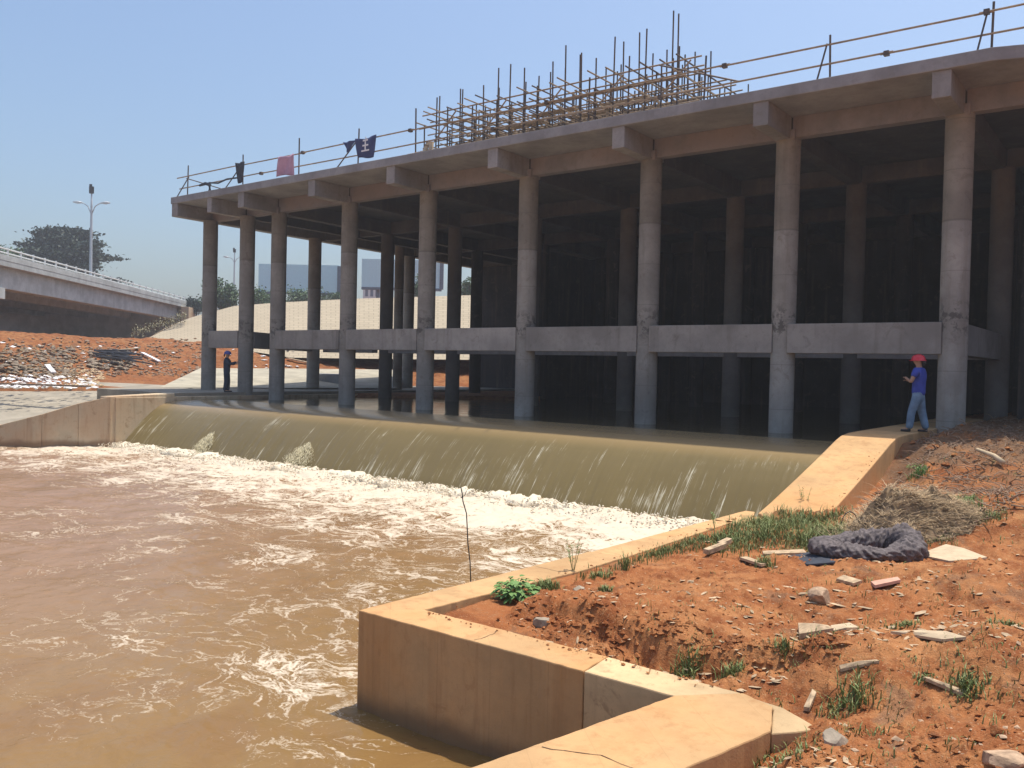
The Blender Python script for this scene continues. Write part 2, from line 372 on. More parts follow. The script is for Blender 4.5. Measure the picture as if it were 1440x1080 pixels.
MU = np.clip((GY-14.6+fbm(GX*.5,GY*.5,3,401)*2)/1.8, 0, 1)*np.clip((GX+5)/1, 0, 1)*(.45+.5*fbm(GX*1.1,GY*1.1,4,403)+.25*np.clip((GY-17)/2,0,1)) + .35*np.exp(-((GY-6.55)/.25)**2)*(GX<-2)
tag(grid_mesh('earth_bank', GX, GY, GZ, M_earth, attrs={'mulch': MU}), kind='structure')
gx, gy = np.meshgrid(np.linspace(-3.6, 60, 90), np.linspace(-40, 60, 60))
near = np.hypot(gx, gy) < 1
gz = gbase(gx, gy) - .16; gz = np.where((gx < -1.0) & (gy < 9), -2.4, gz); tag(grid_mesh('earth_slope', gx, gy, gz, M_earth), kind='structure')

# pool water, height field
th = np.radians(np.linspace(-46, 36, 620)); rr = np.exp(np.linspace(math.log(3.5), math.log(60), 560))
TH, RR = np.meshgrid(th, rr); lx = RR*np.sin(TH); ly = RR*np.cos(TH)
PX = RH.x*lx + FH.x*ly; PY = RH.y*lx + FH.y*ly
db = np.clip(17.25 - PY, 0, 60)                          # metres downstream of the weir's foot
amp = .035 + .14*np.exp(-db/1.6) + .05*np.exp(-db/5)
PZ = -1.73 + amp*fbm(PX*.9, PY*1.5, 5, 101, .6) + .35*amp*np.abs(fbm(PX*3.1, PY*4.2, 4, 111)) + .02*fbm(PX*.35, PY*.9, 3, 121)
PZ += .05*np.exp(-db/.8)
rgt = 1/(1+np.exp(-(PX+19)/4.0))                         # more foam to the right
dens = .46*np.exp(-(db/(1.1+2.3*rgt))**1.3) + (.22+.08*rgt)*np.exp(-(db/(5.0+4.0*rgt))**2) + .10*fbm(PX*.18, PY*.25, 3, 131) + .16*(1-rgt)*np.exp(-((db-3.5)/3.2)**2)
dens += .07*np.exp(-((PX+8.2)**2/10+(PY-7.0)**2/4)) + .12*np.exp(-((PX+7.2)**2/6+(PY-5.2)**2/1.5)) - .10*np.clip((db-11)/5, 0, 1) - .12*np.clip((-17-PX)/6, 0, 1)*np.clip((db-4)/4, 0, 1)
tag(grid_mesh('pool_water', PX, PY, PZ, M_pool, attrs={'foam': dens}), kind='structure')

# weir: sheet of water rolling over the crest
prof = [(21.2,0),(20.0,-.005),(19.4,-.03),(19.05,-.085),(18.8,-.17),(18.55,-.31),(18.3,-.49),(18.05,-.71),(17.8,-.96),(17.55,-1.24),(17.3,-1.54),(17.1,-1.9)]
xs = np.linspace(-32.05, -5.42, 700); t = np.linspace(0, len(prof)-1, 70)
py_ = np.interp(t, range(len(prof)), [p[0] for p in prof]); pz_ = np.interp(t, range(len(prof)), [p[1] for p in prof])
k = np.array([1,2,3,2,1.])/9; pz_[2:-2] = np.convolve(pz_, k, 'valid'); py_[2:-2] = np.convolve(py_, k, 'valid')
WX, WY = np.meshgrid(xs, py_); _, WZ_ = np.meshgrid(xs, pz_)
dn = np.clip(-WZ_/1.4, 0, 1)
rip = dn*(.028*fbm(WX*3.4+0*WY, WY*.5, 3, 141) + .014*fbm(WX*11, WY*1.2, 3, 151)) + .006*fbm(WX*1.2, WY*3, 3, 161)*(1-dn)
tag(grid_mesh('weir_water', WX, WY-rip*.7, WZ_+rip*.7, M_weir), kind='structure')
xs = np.linspace(-32.05, -5.3, 300); ys = np.concatenate([np.linspace(19.9, 26, 120), np.linspace(26.1, 43, 100)])
UX, UY = np.meshgrid(xs, ys); UZ = -.008 + .006*fbm(UX*1.0, UY*2.6, 4, 171)*np.clip((UY-19.9)*2, 0, 1)
tag(grid_mesh('upstream_water', UX, UY, UZ-.004, M_calm), kind='structure')

# foam boiling along the weir's foot
fm = MB()
xs = np.linspace(-32, -5.6, 620); ang = np.linspace(0, math.pi, 9)
for i, x in enumerate(xs):
    r0 = .17 + .10*fbm(x*1.7, 3.1, 4, 181) + .05*fbm(x*7, 9.1, 3, 183); y0 = 17.02 + .16*fbm(x*.8, 5, 3, 185)
    for a in ang:
        w = 1 + .5*fbm(x*6, a*3, 3, 187)
        fm.v.append((x, y0 - math.cos(a)*r0*2.0*w, -1.78 + math.sin(a)*r0*1.05*w))
n_ = len(ang)
for i in range(len(xs)-1):
    for j in range(n_-1): fm.f.append((i*n_+j, i*n_+j+1, (i+1)*n_+j+1, (i+1)*n_+j))
for i in range(5200):
    x = random.uniform(-31.8,-5.8); y = 17.0 - abs(random.gauss(0,.45)) + .15; r = random.uniform(.008,.04)
    fm.chunk((x, y, -1.66 + random.uniform(-.06,.13)*math.exp(-abs(y-17)*1.0)), r)
tag(fm.build('foam', M_foam, smooth=True), kind='stuff')
def splash(px0, py0, lab, w):
    q_ = ray(px0, py0); cx = CAM.x + q_.x*(17.5/q_.y); mb = MB(); nu, nv = 40, 26; vs = []
    for i in range(nu):
        u = i/(nu-1)
        for j in range(nv):
            v = j/(nv-1); q = .10*float(fbm(u*16+cx, v*4, 4, 191)); e = math.sin(math.pi*u)**.6
            y = 17.93 - .98*v; z = -.86 - .95*v + (.16*math.sin(math.pi*min(1, v*.8+.1))+q)*e - .06
            pass
    for i in range(2600):
        u = random.gauss(.5,.19)+random.gauss(0,.04); v = random.random()**.85; env = max(0, 1-((u-.5)/.5)**2); hgt = random.random()**2*.17*math.sin(math.pi*min(1, v*.9+.06))*env
        y = 17.86-1.0*v; z = float(np.interp(y, [17.1,17.3,17.55,17.8,18.05], [-1.9,-1.54,-1.24,-.96,-.71]))
        if v < .35*abs(u-.5)*2+.05*random.random(): continue
        p = Vector((cx+(u-.5)*w*(.7+.6*v), y-hgt*.5, z+.02+hgt)); L_ = random.uniform(.03,.14); d = Vector((random.gauss(0,.08),-.62,-.78))*L_; k = Vector((1,0,0))*random.uniform(.003,.009); t = Vector((0,-.7,.7))*random.uniform(.003,.009)
        mb.add([p, p+d*.5+k, p+d*.5+t, p+d*.5-k, p+d], [(0,1,2),(0,2,3),(0,3,1),(4,2,1),(4,3,2),(4,1,3)])
    tag(mb.build('splash', M_splash, smooth=True), lab, 'splash', 'splashes on the weir face')
splash(290, 628, 'small sunlit plume of water bursting from the weir face near its left end', 1.1)
splash(425, 636, 'wider sunlit plume of water on the weir face, nearer the middle', 1.6)

# ---- left bank: platform, apron, earth, embankment
def polyobj(name, pts, z0, zs, m, kind='structure', bevel=.02):
    mb = MB(); mb.prism([(p[0], p[1]) for p in pts], z0, zs); return tag(mb.build(name, m, bevel=bevel), kind=kind)
polyobj('platform', [(-32.07,19.35),(-32.07,43),(-37.2,43),(-43.0,30.2),(-38,19.35)], -2.4, .27, M_apron)
mb = MB(); mb.box(-32.35,-31.75,16.9,43,-2.4,.13)       # ledge along the water
tag(mb.build('kerb', M_wing, bevel=.02), kind='structure')
# wing wall
ww = empty('wing_wall', (-32.5,16.7,-1.7), 'mud stained concrete wing wall curving down to the pool left of the weir', 'wall')
mb = MB(); mb.prism([(-31.75,19.35),(-31.80,16.70),(-32.25,16.55),(-32.45,19.35)], -2.4, [.27,.17,.17,.27]); mb.build('wall_panel', M_wing, ww, bevel=.03)
wp = [(-31.82,16.68,.16),(-32.5,15.86,-.10),(-33.3,14.9,-.52),(-34.2,13.8,-.93),(-35.4,12.3,-1.08),(-38.5,8.5,-1.2),(-44,2,-1.25)]
for a, b in zip(wp[:-1], wp[1:]):
    d = (Vector(b[:2])-Vector(a[:2])).normalized(); nn = Vector((-d.y, d.x))*-.42
    A = Vector(a[:2])+d*.002; B = Vector(b[:2])-d*.002
    mb = MB(); mb.prism([tuple(A), tuple(B), tuple(B+nn), tuple(A+nn)], -2.4, [a[2],b[2],b[2],a[2]]); mb.build('wall_panel', M_wing, ww, bevel=.02)
# sloping apron behind the wing wall
mb = MB(); top = [(-32.4,19.3,.26),(-38.2,24.5,.30),(-43.5,24,.32),(-48,22,.34),(-60,16,.5)]
low = [(p[0]-.32, p[1]+.25, p[2]-.07) for p in wp]
# sheet between the lower edge and the upper edge
lo = [Vector(low[0]),Vector(low[1]),Vector(low[2]),Vector(low[3]),Vector(low[4]),Vector(low[5]),Vector(low[6])]
def samp(pl, t):
    pl = [Vector(p) for p in pl]; t = t*(len(pl)-1); i = min(int(t), len(pl)-2); return pl[i].lerp(pl[i+1], t-i)
nu, nv = 60, 16; vs = [samp(lo, i/(nu-1)).lerp(samp(top, i/(nu-1)), j/(nv-1)) for i in range(nu) for j in range(nv)]
mb.add(vs, [(i*nv+j, (i+1)*nv+j, (i+1)*nv+j+1, i*nv+j+1) for i in range(nu-1) for j in range(nv-1)])
tag(mb.build('apron', M_apron, smooth=True), kind='structure')
# pale concrete ramp behind the far worker
def sheet(name, rows, m, kind='structure', thick=0):
    mb = MB(); w = len(rows[0]); vs = [p for r_ in rows for p in r_]
    mb.add(vs, [(i*w+j, i*w+j+1, (i+1)*w+j+1, (i+1)*w+j) for i in range(len(rows)-1) for j in range(w-1)])
    return tag(mb.build(name, m), kind=kind)
M_pave = concrete('pale_apron_concrete', (.44,.40,.31), (.34,.28,.2), .3)
sheet('ramp', [[atD(224,545,41.0), atD(300,545,42), atD(400,545.5,43), atD(560,546,46)], [atD(282,517.5,53), atD(330,518,53), atD(400,518,54), atD(560,520,56)]], M_pave)
lb = MB(); a_ = atD(440,545,47.5); b_ = atD(482,545,46.0); c_ = atD(484,545,49); d_ = atD(440,545,50.5); lb.prism([(p.x,p.y) for p in (a_,b_,c_,d_)], -.4, atD(460,526,47).z)
tag(lb.build('low_wall', M_dark2, bevel=.03), 'low grey concrete block seen at the far water edge between the left columns', 'wall')
# far red earth
def zend(px): return np.interp(px, [-300,0,230,300,410,560,900], [3.2,3.1,3.05,2.85,2.25,2.1,2.1])
PXs = np.linspace(-320, 760, 420); DD = np.linspace(35, 80, 240); A_, B_ = np.meshgrid(PXs, DD)
XX = (A_-720)/FPX*B_; EX = RH.x*XX+FH.x*B_; EY = RH.y*XX+FH.y*B_
s0 = np.interp(A_, [-300,0,120,230,300,800],[40,41,46,50,53.2,55]); tt = np.clip((B_-s0)/16, 0, 1); tt = tt*tt*(3-2*tt); dip = np.clip((42.5-B_)/2.0, 0, 1)*1.9
EZ = .16 - dip + (zend(A_)-.16)*tt + (.28*fbm(EX*.35, EY*.35, 5, 201) + .22*np.abs(fbm(EX*.9, EY*.9, 4, 205)))*np.clip((B_-s0)/4, 0, 1)
EZ += .9*np.exp(-(((A_-10)/75)**2+((B_-47)/3.2)**2)) + .25*np.exp(-(((A_-150)/30)**2+((B_-48)/2.2)**2))
tag(grid_mesh('red_earth_bank', EX, EY, EZ, M_earth2), kind='structure')
# plateau behind
sheet('plateau', [[atD(-900,0,74), atD(1600,0,74)], [atD(-900,0,1800), atD(2400,0,1800)]], M_earth2)
for o in [bpy.data.objects['plateau']]:
    for v in o.data.vertices: v.co.z = 2.2
# paved embankment
n = N('stone_pitching'); br = n.t.nodes.new('ShaderNodeTexBrick'); n.L(n.attr('us'), n.t.nodes.new('ShaderNodeCombineXYZ').inputs[0])
cx_ = n.t.nodes.new('ShaderNodeCombineXYZ'); n.L(n.attr('us'), cx_.inputs[0]); n.L(n.attr('vs'), cx_.inputs[1]); n.L(cx_.outputs[0], br.inputs['Vector'])
br.inputs['Scale'].default_value = 1; br.inputs['Brick Width'].default_value = .75; br.inputs['Row Height'].default_value = .5; br.inputs['Mortar Size'].default_value = .03
br.inputs['Color1'].default_value = (.44,.37,.265,1); br.inputs['Color2'].default_value = (.38,.32,.23,1); br.inputs['Mortar'].default_value = (.20,.17,.13,1)
n.bump(br.outputs['Fac'], -.4, .05)
M_pitch = n.fin(n.mix(.35, br.outputs['Color'], n.mix(n.noise(.4, 5), (.34,.28,.195), (.49,.415,.30))), .9, .2)
bs = [(196,481,71),(240,482,70),(300,484,68),(410,501,64),(560,503,62),(760,505,60),(1000,508,58)]
tp = [(200,480,73),(238,458,78),(270,446,79),(330,430,79),(400,425,78),(500,420,77),(665,415,75),(1000,406,72)]
def ip(tab, x): a = np.array(tab, float); return np.interp(x, a[:,0], a[:,1]), np.interp(x, a[:,0], a[:,2])
nu, nv = 160, 14; X_ = np.zeros((nv, nu)); Y_ = X_.copy(); Z_ = X_.copy(); US = X_.copy(); VS = X_.copy(); acc = 0; prev = None
for i in range(nu):
    x = 198 + (1000-198)*i/(nu-1); y0, d0 = ip(bs, x); y1, d1 = ip(tp, x)
    a = atD(x, y0+2, d0); b = atD(x, min(y1, y0-1), d1)
    if prev is not None: acc += (a-prev).length
    prev = a
    for j in range(nv):
        p = a.lerp(b, j/(nv-1)); X_[j,i], Y_[j,i], Z_[j,i] = p; US[j,i] = acc; VS[j,i] = (p-a).length
tag(grid_mesh('embankment', X_, Y_, Z_, M_pitch, smooth=False, attrs={'us': US, 'vs': VS}), kind='structure')
rows = [[Vector((X_[-1,i], Y_[-1,i], Z_[-1,i])) for i in range(0, nu, 10)], [Vector((X_[-1,i], Y_[-1,i], Z_[-1,i])) + FH*160 for i in range(0, nu, 10)]]
sheet('embankment_top', rows, M_earth2)

# ================================================================= THE BUILDING
B = empty('unfinished_building', (-20,23.3,0), 'unfinished grey concrete frame building on round columns standing in the water', 'building')
COLX = [-4.14,-8.36,-12.55,-17.14,-21.71,-25.94,-30.38]
colmesh = {}
def column(x, y, z0=-1.0, r=.325, z1=8.0, m=M_conc):
    key = (z0, r, z1, m.name)
    if key not in colmesh:
        mb = MB(); nz = 24; n = 28; vs = []; 
        zs = [z0+(z1-z0)*i/nz for i in range(nz+1)]
        for z in zs: vs += [(r*math.cos(2*math.pi*k/n), r*math.sin(2*math.pi*k/n), z) for k in range(n)]
        mb.add(vs, [(i*n+k, i*n+(k+1)%n, (i+1)*n+(k+1)%n, (i+1)*n+k) for i in range(nz) for k in range(n)])
        me = bpy.data.meshes.new('column'); me.from_pydata(mb.v, [], mb.f); me.materials.append(m)
        me.polygons.foreach_set('use_smooth', [True]*len(me.polygons)); colmesh[key] = me
    o = bpy.data.objects.new('column', colmesh[key]); COL.objects.link(o); o.parent = B; o.location = Vector((x, y, 0)) - B.location; return o
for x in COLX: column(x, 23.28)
column(-32.35, 23.1); column(-35.0, 23.0)
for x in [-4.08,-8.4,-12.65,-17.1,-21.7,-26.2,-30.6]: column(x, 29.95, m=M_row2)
column(-34.9, 29.0)
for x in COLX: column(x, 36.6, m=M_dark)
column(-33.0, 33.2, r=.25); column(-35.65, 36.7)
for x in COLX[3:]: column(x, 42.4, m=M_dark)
# column collar boxes at the middle beams give the square nodes
def bpart(name, x0, x1, y0, y1, z0, z1, m=M_beam, bevel=.012):
    mb = MB(); mb.box(x0,x1,y0,y1,z0,z1); return mb.build(name, m, B, bevel=bevel)
xs = COLX
for a, b in zip(xs[1:], xs[:-1]):                        # middle beams, front row then second row
    bpart('middle_beam', a+.21, b-.21, 22.98, 23.42, 2.17, 2.96, M_mid)
    bpart('middle_beam', a+.2, b-.2, 29.7, 30.1, 2.17, 2.9)
bpart('middle_beam', -34.79, -32.56, 22.80, 23.2, 2.2, 2.97, M_mid)
bpart('middle_beam', -34.4, -30.8, 29.2, 29.6, 2.17, 2.9)
bpart('middle_beam', -4.42, -3.95, 23.52, 29.6, 2.17, 2.955)
mb = MB(); mb.prism([(-32.5,23.35),(-32.1,23.35),(-34.6,28.7),(-35.05,28.7)], 2.2, 2.93); mb.build('middle_beam', M_beam, B, bevel=.012)
# roof slab with a turned right end and slightly skewed left end
YF = 21.32
mb = MB(); mb.prism([(-35.55,YF),(-3.2,YF),(6,24.3),(5.5,25.3),(-3.5,23.40),(-35.62,23.40)], 8.56, 8.86); mb.build('roof_edge', M_front, B, bevel=.02)
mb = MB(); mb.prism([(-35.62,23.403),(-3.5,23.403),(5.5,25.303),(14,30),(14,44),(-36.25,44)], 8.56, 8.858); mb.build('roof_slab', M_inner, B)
for a, b in [(-36.0,-35.1)]:
    mb = MB(); mb.prism([(-35.50,YF+.03),(-35.05,YF+.03),(-35.75,43.9),(-36.2,43.9)], 8.0, 8.558); mb.build('edge_beam', M_beam, B, bevel=.015)
bx = COLX + [-32.6]
for x in bx:                                              # transverse beams whose ends stick out as brackets
    w = .20 if x > -32 else .16
    bpart('bracket', x-w-.07, x+w-.07, YF+.06, 23.10, 7.95, 8.559, M_beam)
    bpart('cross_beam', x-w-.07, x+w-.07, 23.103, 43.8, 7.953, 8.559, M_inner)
bl = sorted(bx) 
for y in (23.28, 29.95, 36.6, 42.6):
    q = [-35.2]+bl+[-.2]
    for a, b in zip(q[:-1], q[1:]):
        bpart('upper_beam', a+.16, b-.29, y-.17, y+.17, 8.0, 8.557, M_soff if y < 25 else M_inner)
# capitals joining column heads and beams
for x in COLX[:]: bpart('column_head', x-.30, x+.26, 23.0, 23.56, 7.93, 8.2, M_soff)
bpart('rear_wall', -35.9, 14, 43.0, 43.3, -2, 8.555, M_dark)
bpart('inner_wall', -3.55, 8, 30.2, 30.5, -.5, 8.55, M_dark)
bpart('side_wall', 8.0, 8.3, 25.2, 43, -.5, 8.55, M_dark)
bpart('inner_wall', -27.5, -26.9, 36.9, 42.9, -1, 8.0, M_dark)

# right bank: side wall and sloping slab along the weir
sw = empty('weir_side_wall', (-4.9,17,0), 'sunlit sloping concrete slab wall at the right end of the weir', 'wall')
def strip_wall(pts, w0, w1, name, parent, m, zb=-2.4, bev=.03):
    mb = MB(); n = len(pts); vs = []; 
    for y, z in pts: vs += [(w0,y,zb),(w1,y,zb),(w1,y,z),(w0,y,z)]
    fs = []
    for i in range(n-1):
        for k in range(4): fs.append((i*4+k, i*4+(k+1)%4, (i+1)*4+(k+1)%4, (i+1)*4+k))
    fs += [(0,1,2,3)[::-1], tuple((n-1)*4+k for k in range(4))]
    mb.add(vs, fs); return mb.build(name, m, parent, bevel=bev)
strip_wall([(14.32,-.80),(14.9,-.68),(16,-.42),(17.2,-.13),(18.1,.10),(18.6,.23),(19.0,.31),(19.5,.345),(20.4,.35),(29.8,.35)], -5.50, -4.40, 'sloping_slab', sw, M_wall, bev=.02)

# near retaining wall, joined segments
rw = empty('retaining_wall', (-4,6,-.8), 'low ochre stained concrete retaining wall zigzagging from the foreground to the weir', 'wall')
def wob(poly, step=.07, j=.0055):
    out = []
    for i, a in enumerate(poly):
        b = poly[(i+1) % len(poly)]; L_ = math.dist(a, b); n = max(1, int(L_/step))
        for k in range(n):
            t = k/n; q = 0 if k == 0 else j
            out.append((a[0]+(b[0]-a[0])*t+random.uniform(-q,q), a[1]+(b[1]-a[1])*t+random.uniform(-q,q)))
    return out
def seg(poly, z=-.77, m=M_wall, bev=.012, zb=-2.4, zz=None):
    mb = MB(); p = wob(poly); mb.prism(p, zb, z); return mb.build('wall_segment', m, rw, bevel=bev)
seg([(-5.92,9.6),(-5.42,9.6),(-5.44,14.0),(-5.54,14.3),(-5.72,14.3)], -.775)
seg([(-6.16,5.73),(-5.70,6.17),(-5.44,8.6),(-5.42,9.585),(-5.93,9.585)], -.77)
seg([(-6.16,5.73),(-3.592,5.745),(-3.622,6.17),(-5.72,6.17)][::-1], -.768)
seg([(-3.588,5.752),(-2.80,5.755),(-2.435,6.135),(-3.618,6.175)], -.772, M_patch, .012)
seg([(-2.80,5.75),(-2.43,6.13),(-2.16,6.02),(-2.02,5.60),(-2.22,4.76),(-2.52,3.4),(-3.05,1.0),(-3.9,1.0),(-3.32,3.5),(-3.02,4.76)], -.765)
seg([(-2.42,6.138),(-2.12,6.10),(-1.95,6.0),(-1.80,5.90),(-1.90,5.74),(-2.017,5.606),(-2.157,6.023)], -.785, M_patch)
def crack(pts, z):
    mb = MB(); P_ = []
    for a, b in zip(pts[:-1], pts[1:]):
        for k in range(5): t = k/5; P_.append(Vector((a[0]+(b[0]-a[0])*t+random.uniform(-.012,.012), a[1]+(b[1]-a[1])*t+random.uniform(-.012,.012), z)))
    for i in range(len(P_)-1):
        d = (P_[i+1]-P_[i]).normalized(); q = Vector((-d.y,d.x,0))*random.uniform(.002,.005); mb.add([P_[i]-q, P_[i]+q, P_[i+1]+q*.8, P_[i+1]-q*.8], [(0,1,2,3)])
    mb.build('crack', M_crack, rw)
M_crack = plain('crack_shadow_dirt', (.10,.06,.035), .95)
crack([(-5.93,8.4),(-5.7,8.36),(-5.45,8.43)], -.767); crack([(-4.72,5.76),(-4.70,5.95),(-4.76,6.16)], -.765); crack([(-5.93,11.2),(-5.44,11.3)], -.772); crack([(-3.05,4.4),(-2.7,4.55),(-2.32,4.5)], -.762)
# rubble end of the ledge beside the weir foot
rb = empty('broken_ledge', (-5.4,13.6,-.8), 'broken ochre concrete lumps at the far end of the ledge by the weir foot', 'rubble'); random.seed(3)
for i in range(14):
    mb = MB(); mb.chunk((-5.4+random.uniform(-.25,.3), 13.6+random.uniform(-.6,.6), -.78), random.uniform(.05,.16), .5); mb.build('lump', M_wall, rb)

# ================================================================= ROOF: SCAFFOLD, RAILS, CLOTHS
SC = empty('scaffolding', (-15.5,24,8.86), 'dense rusty steel pole scaffold standing on the roof of the building', 'scaffolding')
random.seed(21)
sx = [-20.9+.54*i for i in range(19)]; sy = [22.15+.72*j for j in range(8)]
tall = {(1,0):10.9,(2,3):10.7,(5,0):10.95,(7,1):11.05,(8,0):11.2,(10,1):11.2,(11,0):11.6,(12,3):11.3,(14,0):11.5,(15,1):11.75,(16,0):11.5,(17,1):12.15,(13,2):11.2,(18,3):11.3,(6,2):10.9}
mk = lambda v: v+random.uniform(-.035,.035)
for i, x in enumerate(sx):
    for j, y in enumerate(sy):
        h = tall.get((i,j), 9.85+random.choice([.1,.2,.4,.6,.8,1.1,1.4])+.025*i)
        mb = MB(); a = mk(x); b = mk(y); mb.tube((a,b,8.86),(a+random.uniform(-.03,.03),b,h),.024); mb.build('standard', M_steel, SC)
for z in (9.12, 9.52, 9.95, 10.40):
    for j, y in enumerate(sy):
        mb = MB(); x0 = sx[0]-random.uniform(.1,.9); x1 = sx[-1]+random.uniform(.1,.8); zz = z+random.uniform(-.04,.04)
        mb.tube((x0,y+.05,zz),(x1,y+.05,zz+random.uniform(-.04,.04)),.024); mb.build('ledger', M_steel2, SC)
    for i, x in enumerate(sx):
        if random.random() < .2: continue
        mb = MB(); zz = z+.05+random.uniform(-.03,.03); mb.tube((x+.05,sy[0]-random.uniform(.1,.6),zz),(x+.05,sy[-1]+random.uniform(.1,.7),zz),.024); mb.build('transom', random.choice([M_steel,M_steel2]), SC)
for i in range(0, 18, 4):
    mb = MB(); mb.tube((sx[i],sy[0]-.06,8.9),(sx[i]+1.5,sy[0]-.06,10.3),.024); mb.build('brace', M_steel2, SC)
mb = MB(); mb.tube((sx[-1]-.5,22.0,10.3),(sx[-1]+1.9,22.0,9.4),.024); mb.build('brace', M_steel, SC)
for x, y in ((-15.6,22.3),(-14.8,23.2),(-13.2,22.6),(-17.2,23.0)):
    mb = MB(); mb.box(x-.8,x+.8,y,y+.35,9.70,9.73); mb.build('plank', M_wood, SC)
GR = empty('guardrail', (-20,21.8,8.86), 'rusty tube guardrail with posts running along the roof edge', 'railing')
zt = lambda x: 9.80-.004*(x+20); zl = lambda x: 9.32
for z0, xs_ in ((9.80, [-35.55,-31.2,-27.0,-21.2,-15.4,-9.6,-3.4,2.5]), (9.30, [-35.35,-29.6,-23.6,-17.5,-11.5,-5.5,.5,2.8])):
    for k, (a, b) in enumerate(zip(xs_[:-1], xs_[1:])):
        mb = MB(); dy = .05*(k % 2); mb.tube((a-.15,21.72+dy,z0+.02*(k%2)),(b+.15,21.72+dy,z0+.02*((k+1)%2)),.026,8); r_ = mb.build('rail', M_steel2, GR)
        mb = MB(); mb.box(b-.06,b+.06,21.68,21.80,z0-.05,z0+.06); mb.build('coupler', M_steel, GR)
for x, h in ((-34.98,10.30),(-30.9,10.25),(-27.28,10.42),(-23.9,10.28),(-20.98,10.55),(-17.4,10.2),(-13.9,10.3),(-10.2,10.2),(-6.83,10.05),(-3.29,10.02),(.6,10.0)):
    mb = MB(); mb.tube((x,21.79,8.86),(x+random.uniform(-.05,.05),21.79,h),.027,8); mb.build('post', M_steel, GR)
for x, dx in ((-35.35,.0),(-30.9,-.9),(-23.9,-.9),(-6.83,-.25),(-3.29,-.25)):
    mb = MB()
    if x == -35.35: mb.tube((-35.35,21.5,8.88),(-34.98,21.85,9.82),.024)
    else: mb.tube((x+dx,21.55,8.88),(x-.1,21.8,9.85),.024)
    mb.build('brace', M_steel, GR)
mb = MB(); mb.tube((-35.1,21.8,9.75),(-33.4,22.6,9.2),.022); mb.build('brace', M_steel, GR)

def cloth(name, x0, x1, zt_, zb_, m, lab, cat, sag=.05, y=21.62, taper=0, seed=0, parent=None):
    nu, nv = 14, 10; mb = MB(); vs = []
    for j in range(nv):
        v = j/(nv-1)
        for i in range(nu):
            u = i/(nu-1); x = x0+(x1-x0)*(u+(.5-u)*taper*v); z = zt_+(zb_-zt_)*v - sag*math.sin(math.pi*u)*(1-v) + .05*math.sin(5*u+seed)*v
            vs.append((x, y-.05*math.sin(u*8+seed+v*2)-.03*v, z))
    mb.add(vs, [(j*nu+i, j*nu+i+1, (j+1)*nu+i+1, (j+1)*nu+i) for j in range(nv-1) for i in range(nu-1)])
    o = mb.build(name, m, parent, smooth=True); s_ = o.modifiers.new('thick','SOLIDIFY'); s_.thickness = .006
    if lab: tag(o, lab, cat)
    return o
M_pinkc = plain('pink_sheet', (.52,.30,.38), .9, var=.1); M_blue = plain('navy_banner', (.055,.07,.16), .9, var=.15); M_white = plain('white_print', (.75,.75,.75), .8, var=.05)
cloth('sheet', -28.35, -27.33, 9.78, 8.98, M_pinkc, 'faded pink sheet hanging on the roof guardrail', 'sheet', .02)
bn = empty('banner', (-23.4,21.6,9.3), 'navy blue banner with a white character tied to the roof guardrail', 'banner')
nb = cloth('cloth', -23.85, -22.75, 9.86, 9.10, M_blue, None, None, .05, taper=.3, seed=1, parent=bn)
def glyph():
    mb = MB(); y = 21.50; cx = -23.22
    for z, w in ((9.70,.13),(9.52,.15),(9.33,.20)): mb.box(cx-w, cx+w, y, y+.008, z-.028, z+.028)
    mb.box(cx-.03, cx+.03, y-.003, y+.006, 9.33, 9.70); mb.add([(cx-.02,y,9.78),(cx+.06,y,9.75),(cx+.03,y,9.83),(cx-.02,y+.006,9.78),(cx+.06,y+.006,9.75),(cx+.03,y+.006,9.83)], [(0,1,2),(5,4,3),(0,1,4,3),(1,2,5,4),(2,0,3,5)])
    mb.build('lettering', M_white, bn)
glyph()
cloth('cloth', -24.55, -23.9, 9.84, 9.45, M_blue, None, None, .02, taper=.8, seed=3, parent=bn)
cloth('jacket', -31.15, -30.6, 9.9, 9.05, M_blackcloth, 'dark jacket hung over a post near the left end of the roof guardrail', 'jacket', .02, taper=.4, seed=2)
mb = MB(); mb.path([(-33.9,21.7,9.28),(-33.4,21.66,9.3),(-33.0,21.6,9.2),(-32.95,21.58,8.95),(-33.1,21.6,8.88)], [.05,.07,.08,.06,.03], 8)
mb.path([(-33.2,21.7,9.32),(-32.5,21.68,9.22),(-31.9,21.7,9.33),(-31.2,21.7,9.3)], .035, 7)
tag(mb.build('rag', M_blackcloth, smooth=True), 'black rag trailing along the lower rail at the left roof corner', 'rag')
wb = empty('board_stack', (-20.4,21.6,8.86), 'pale offcut boards propped up on the roof edge left of the scaffold', 'boards')
for x, a in ((-20.55,.1),(-20.2,-.12)):
    mb = MB(); mb.add([(x,21.6,8.86),(x+.17,21.6,8.86),(x+.17+a,21.75,9.28),(x+a,21.75,9.30),(x,21.66,8.86),(x+.17,21.66,8.86),(x+.17+a,21.81,9.28),(x+a,21.81,9.30)], [(0,1,2,3),(7,6,5,4),(0,4,5,1),(1,5,6,2),(2,6,7,3),(3,7,4,0)]); mb.build('board', M_pale, wb)
mb = MB(); random.seed(5)
for i in range(22): mb.chunk((-20.3+random.uniform(-.6,.6), 21.6+random.uniform(-.1,.3), 8.90), random.uniform(.07,.12), .6)
tag(mb.build('debris', M_root), kind='stuff')

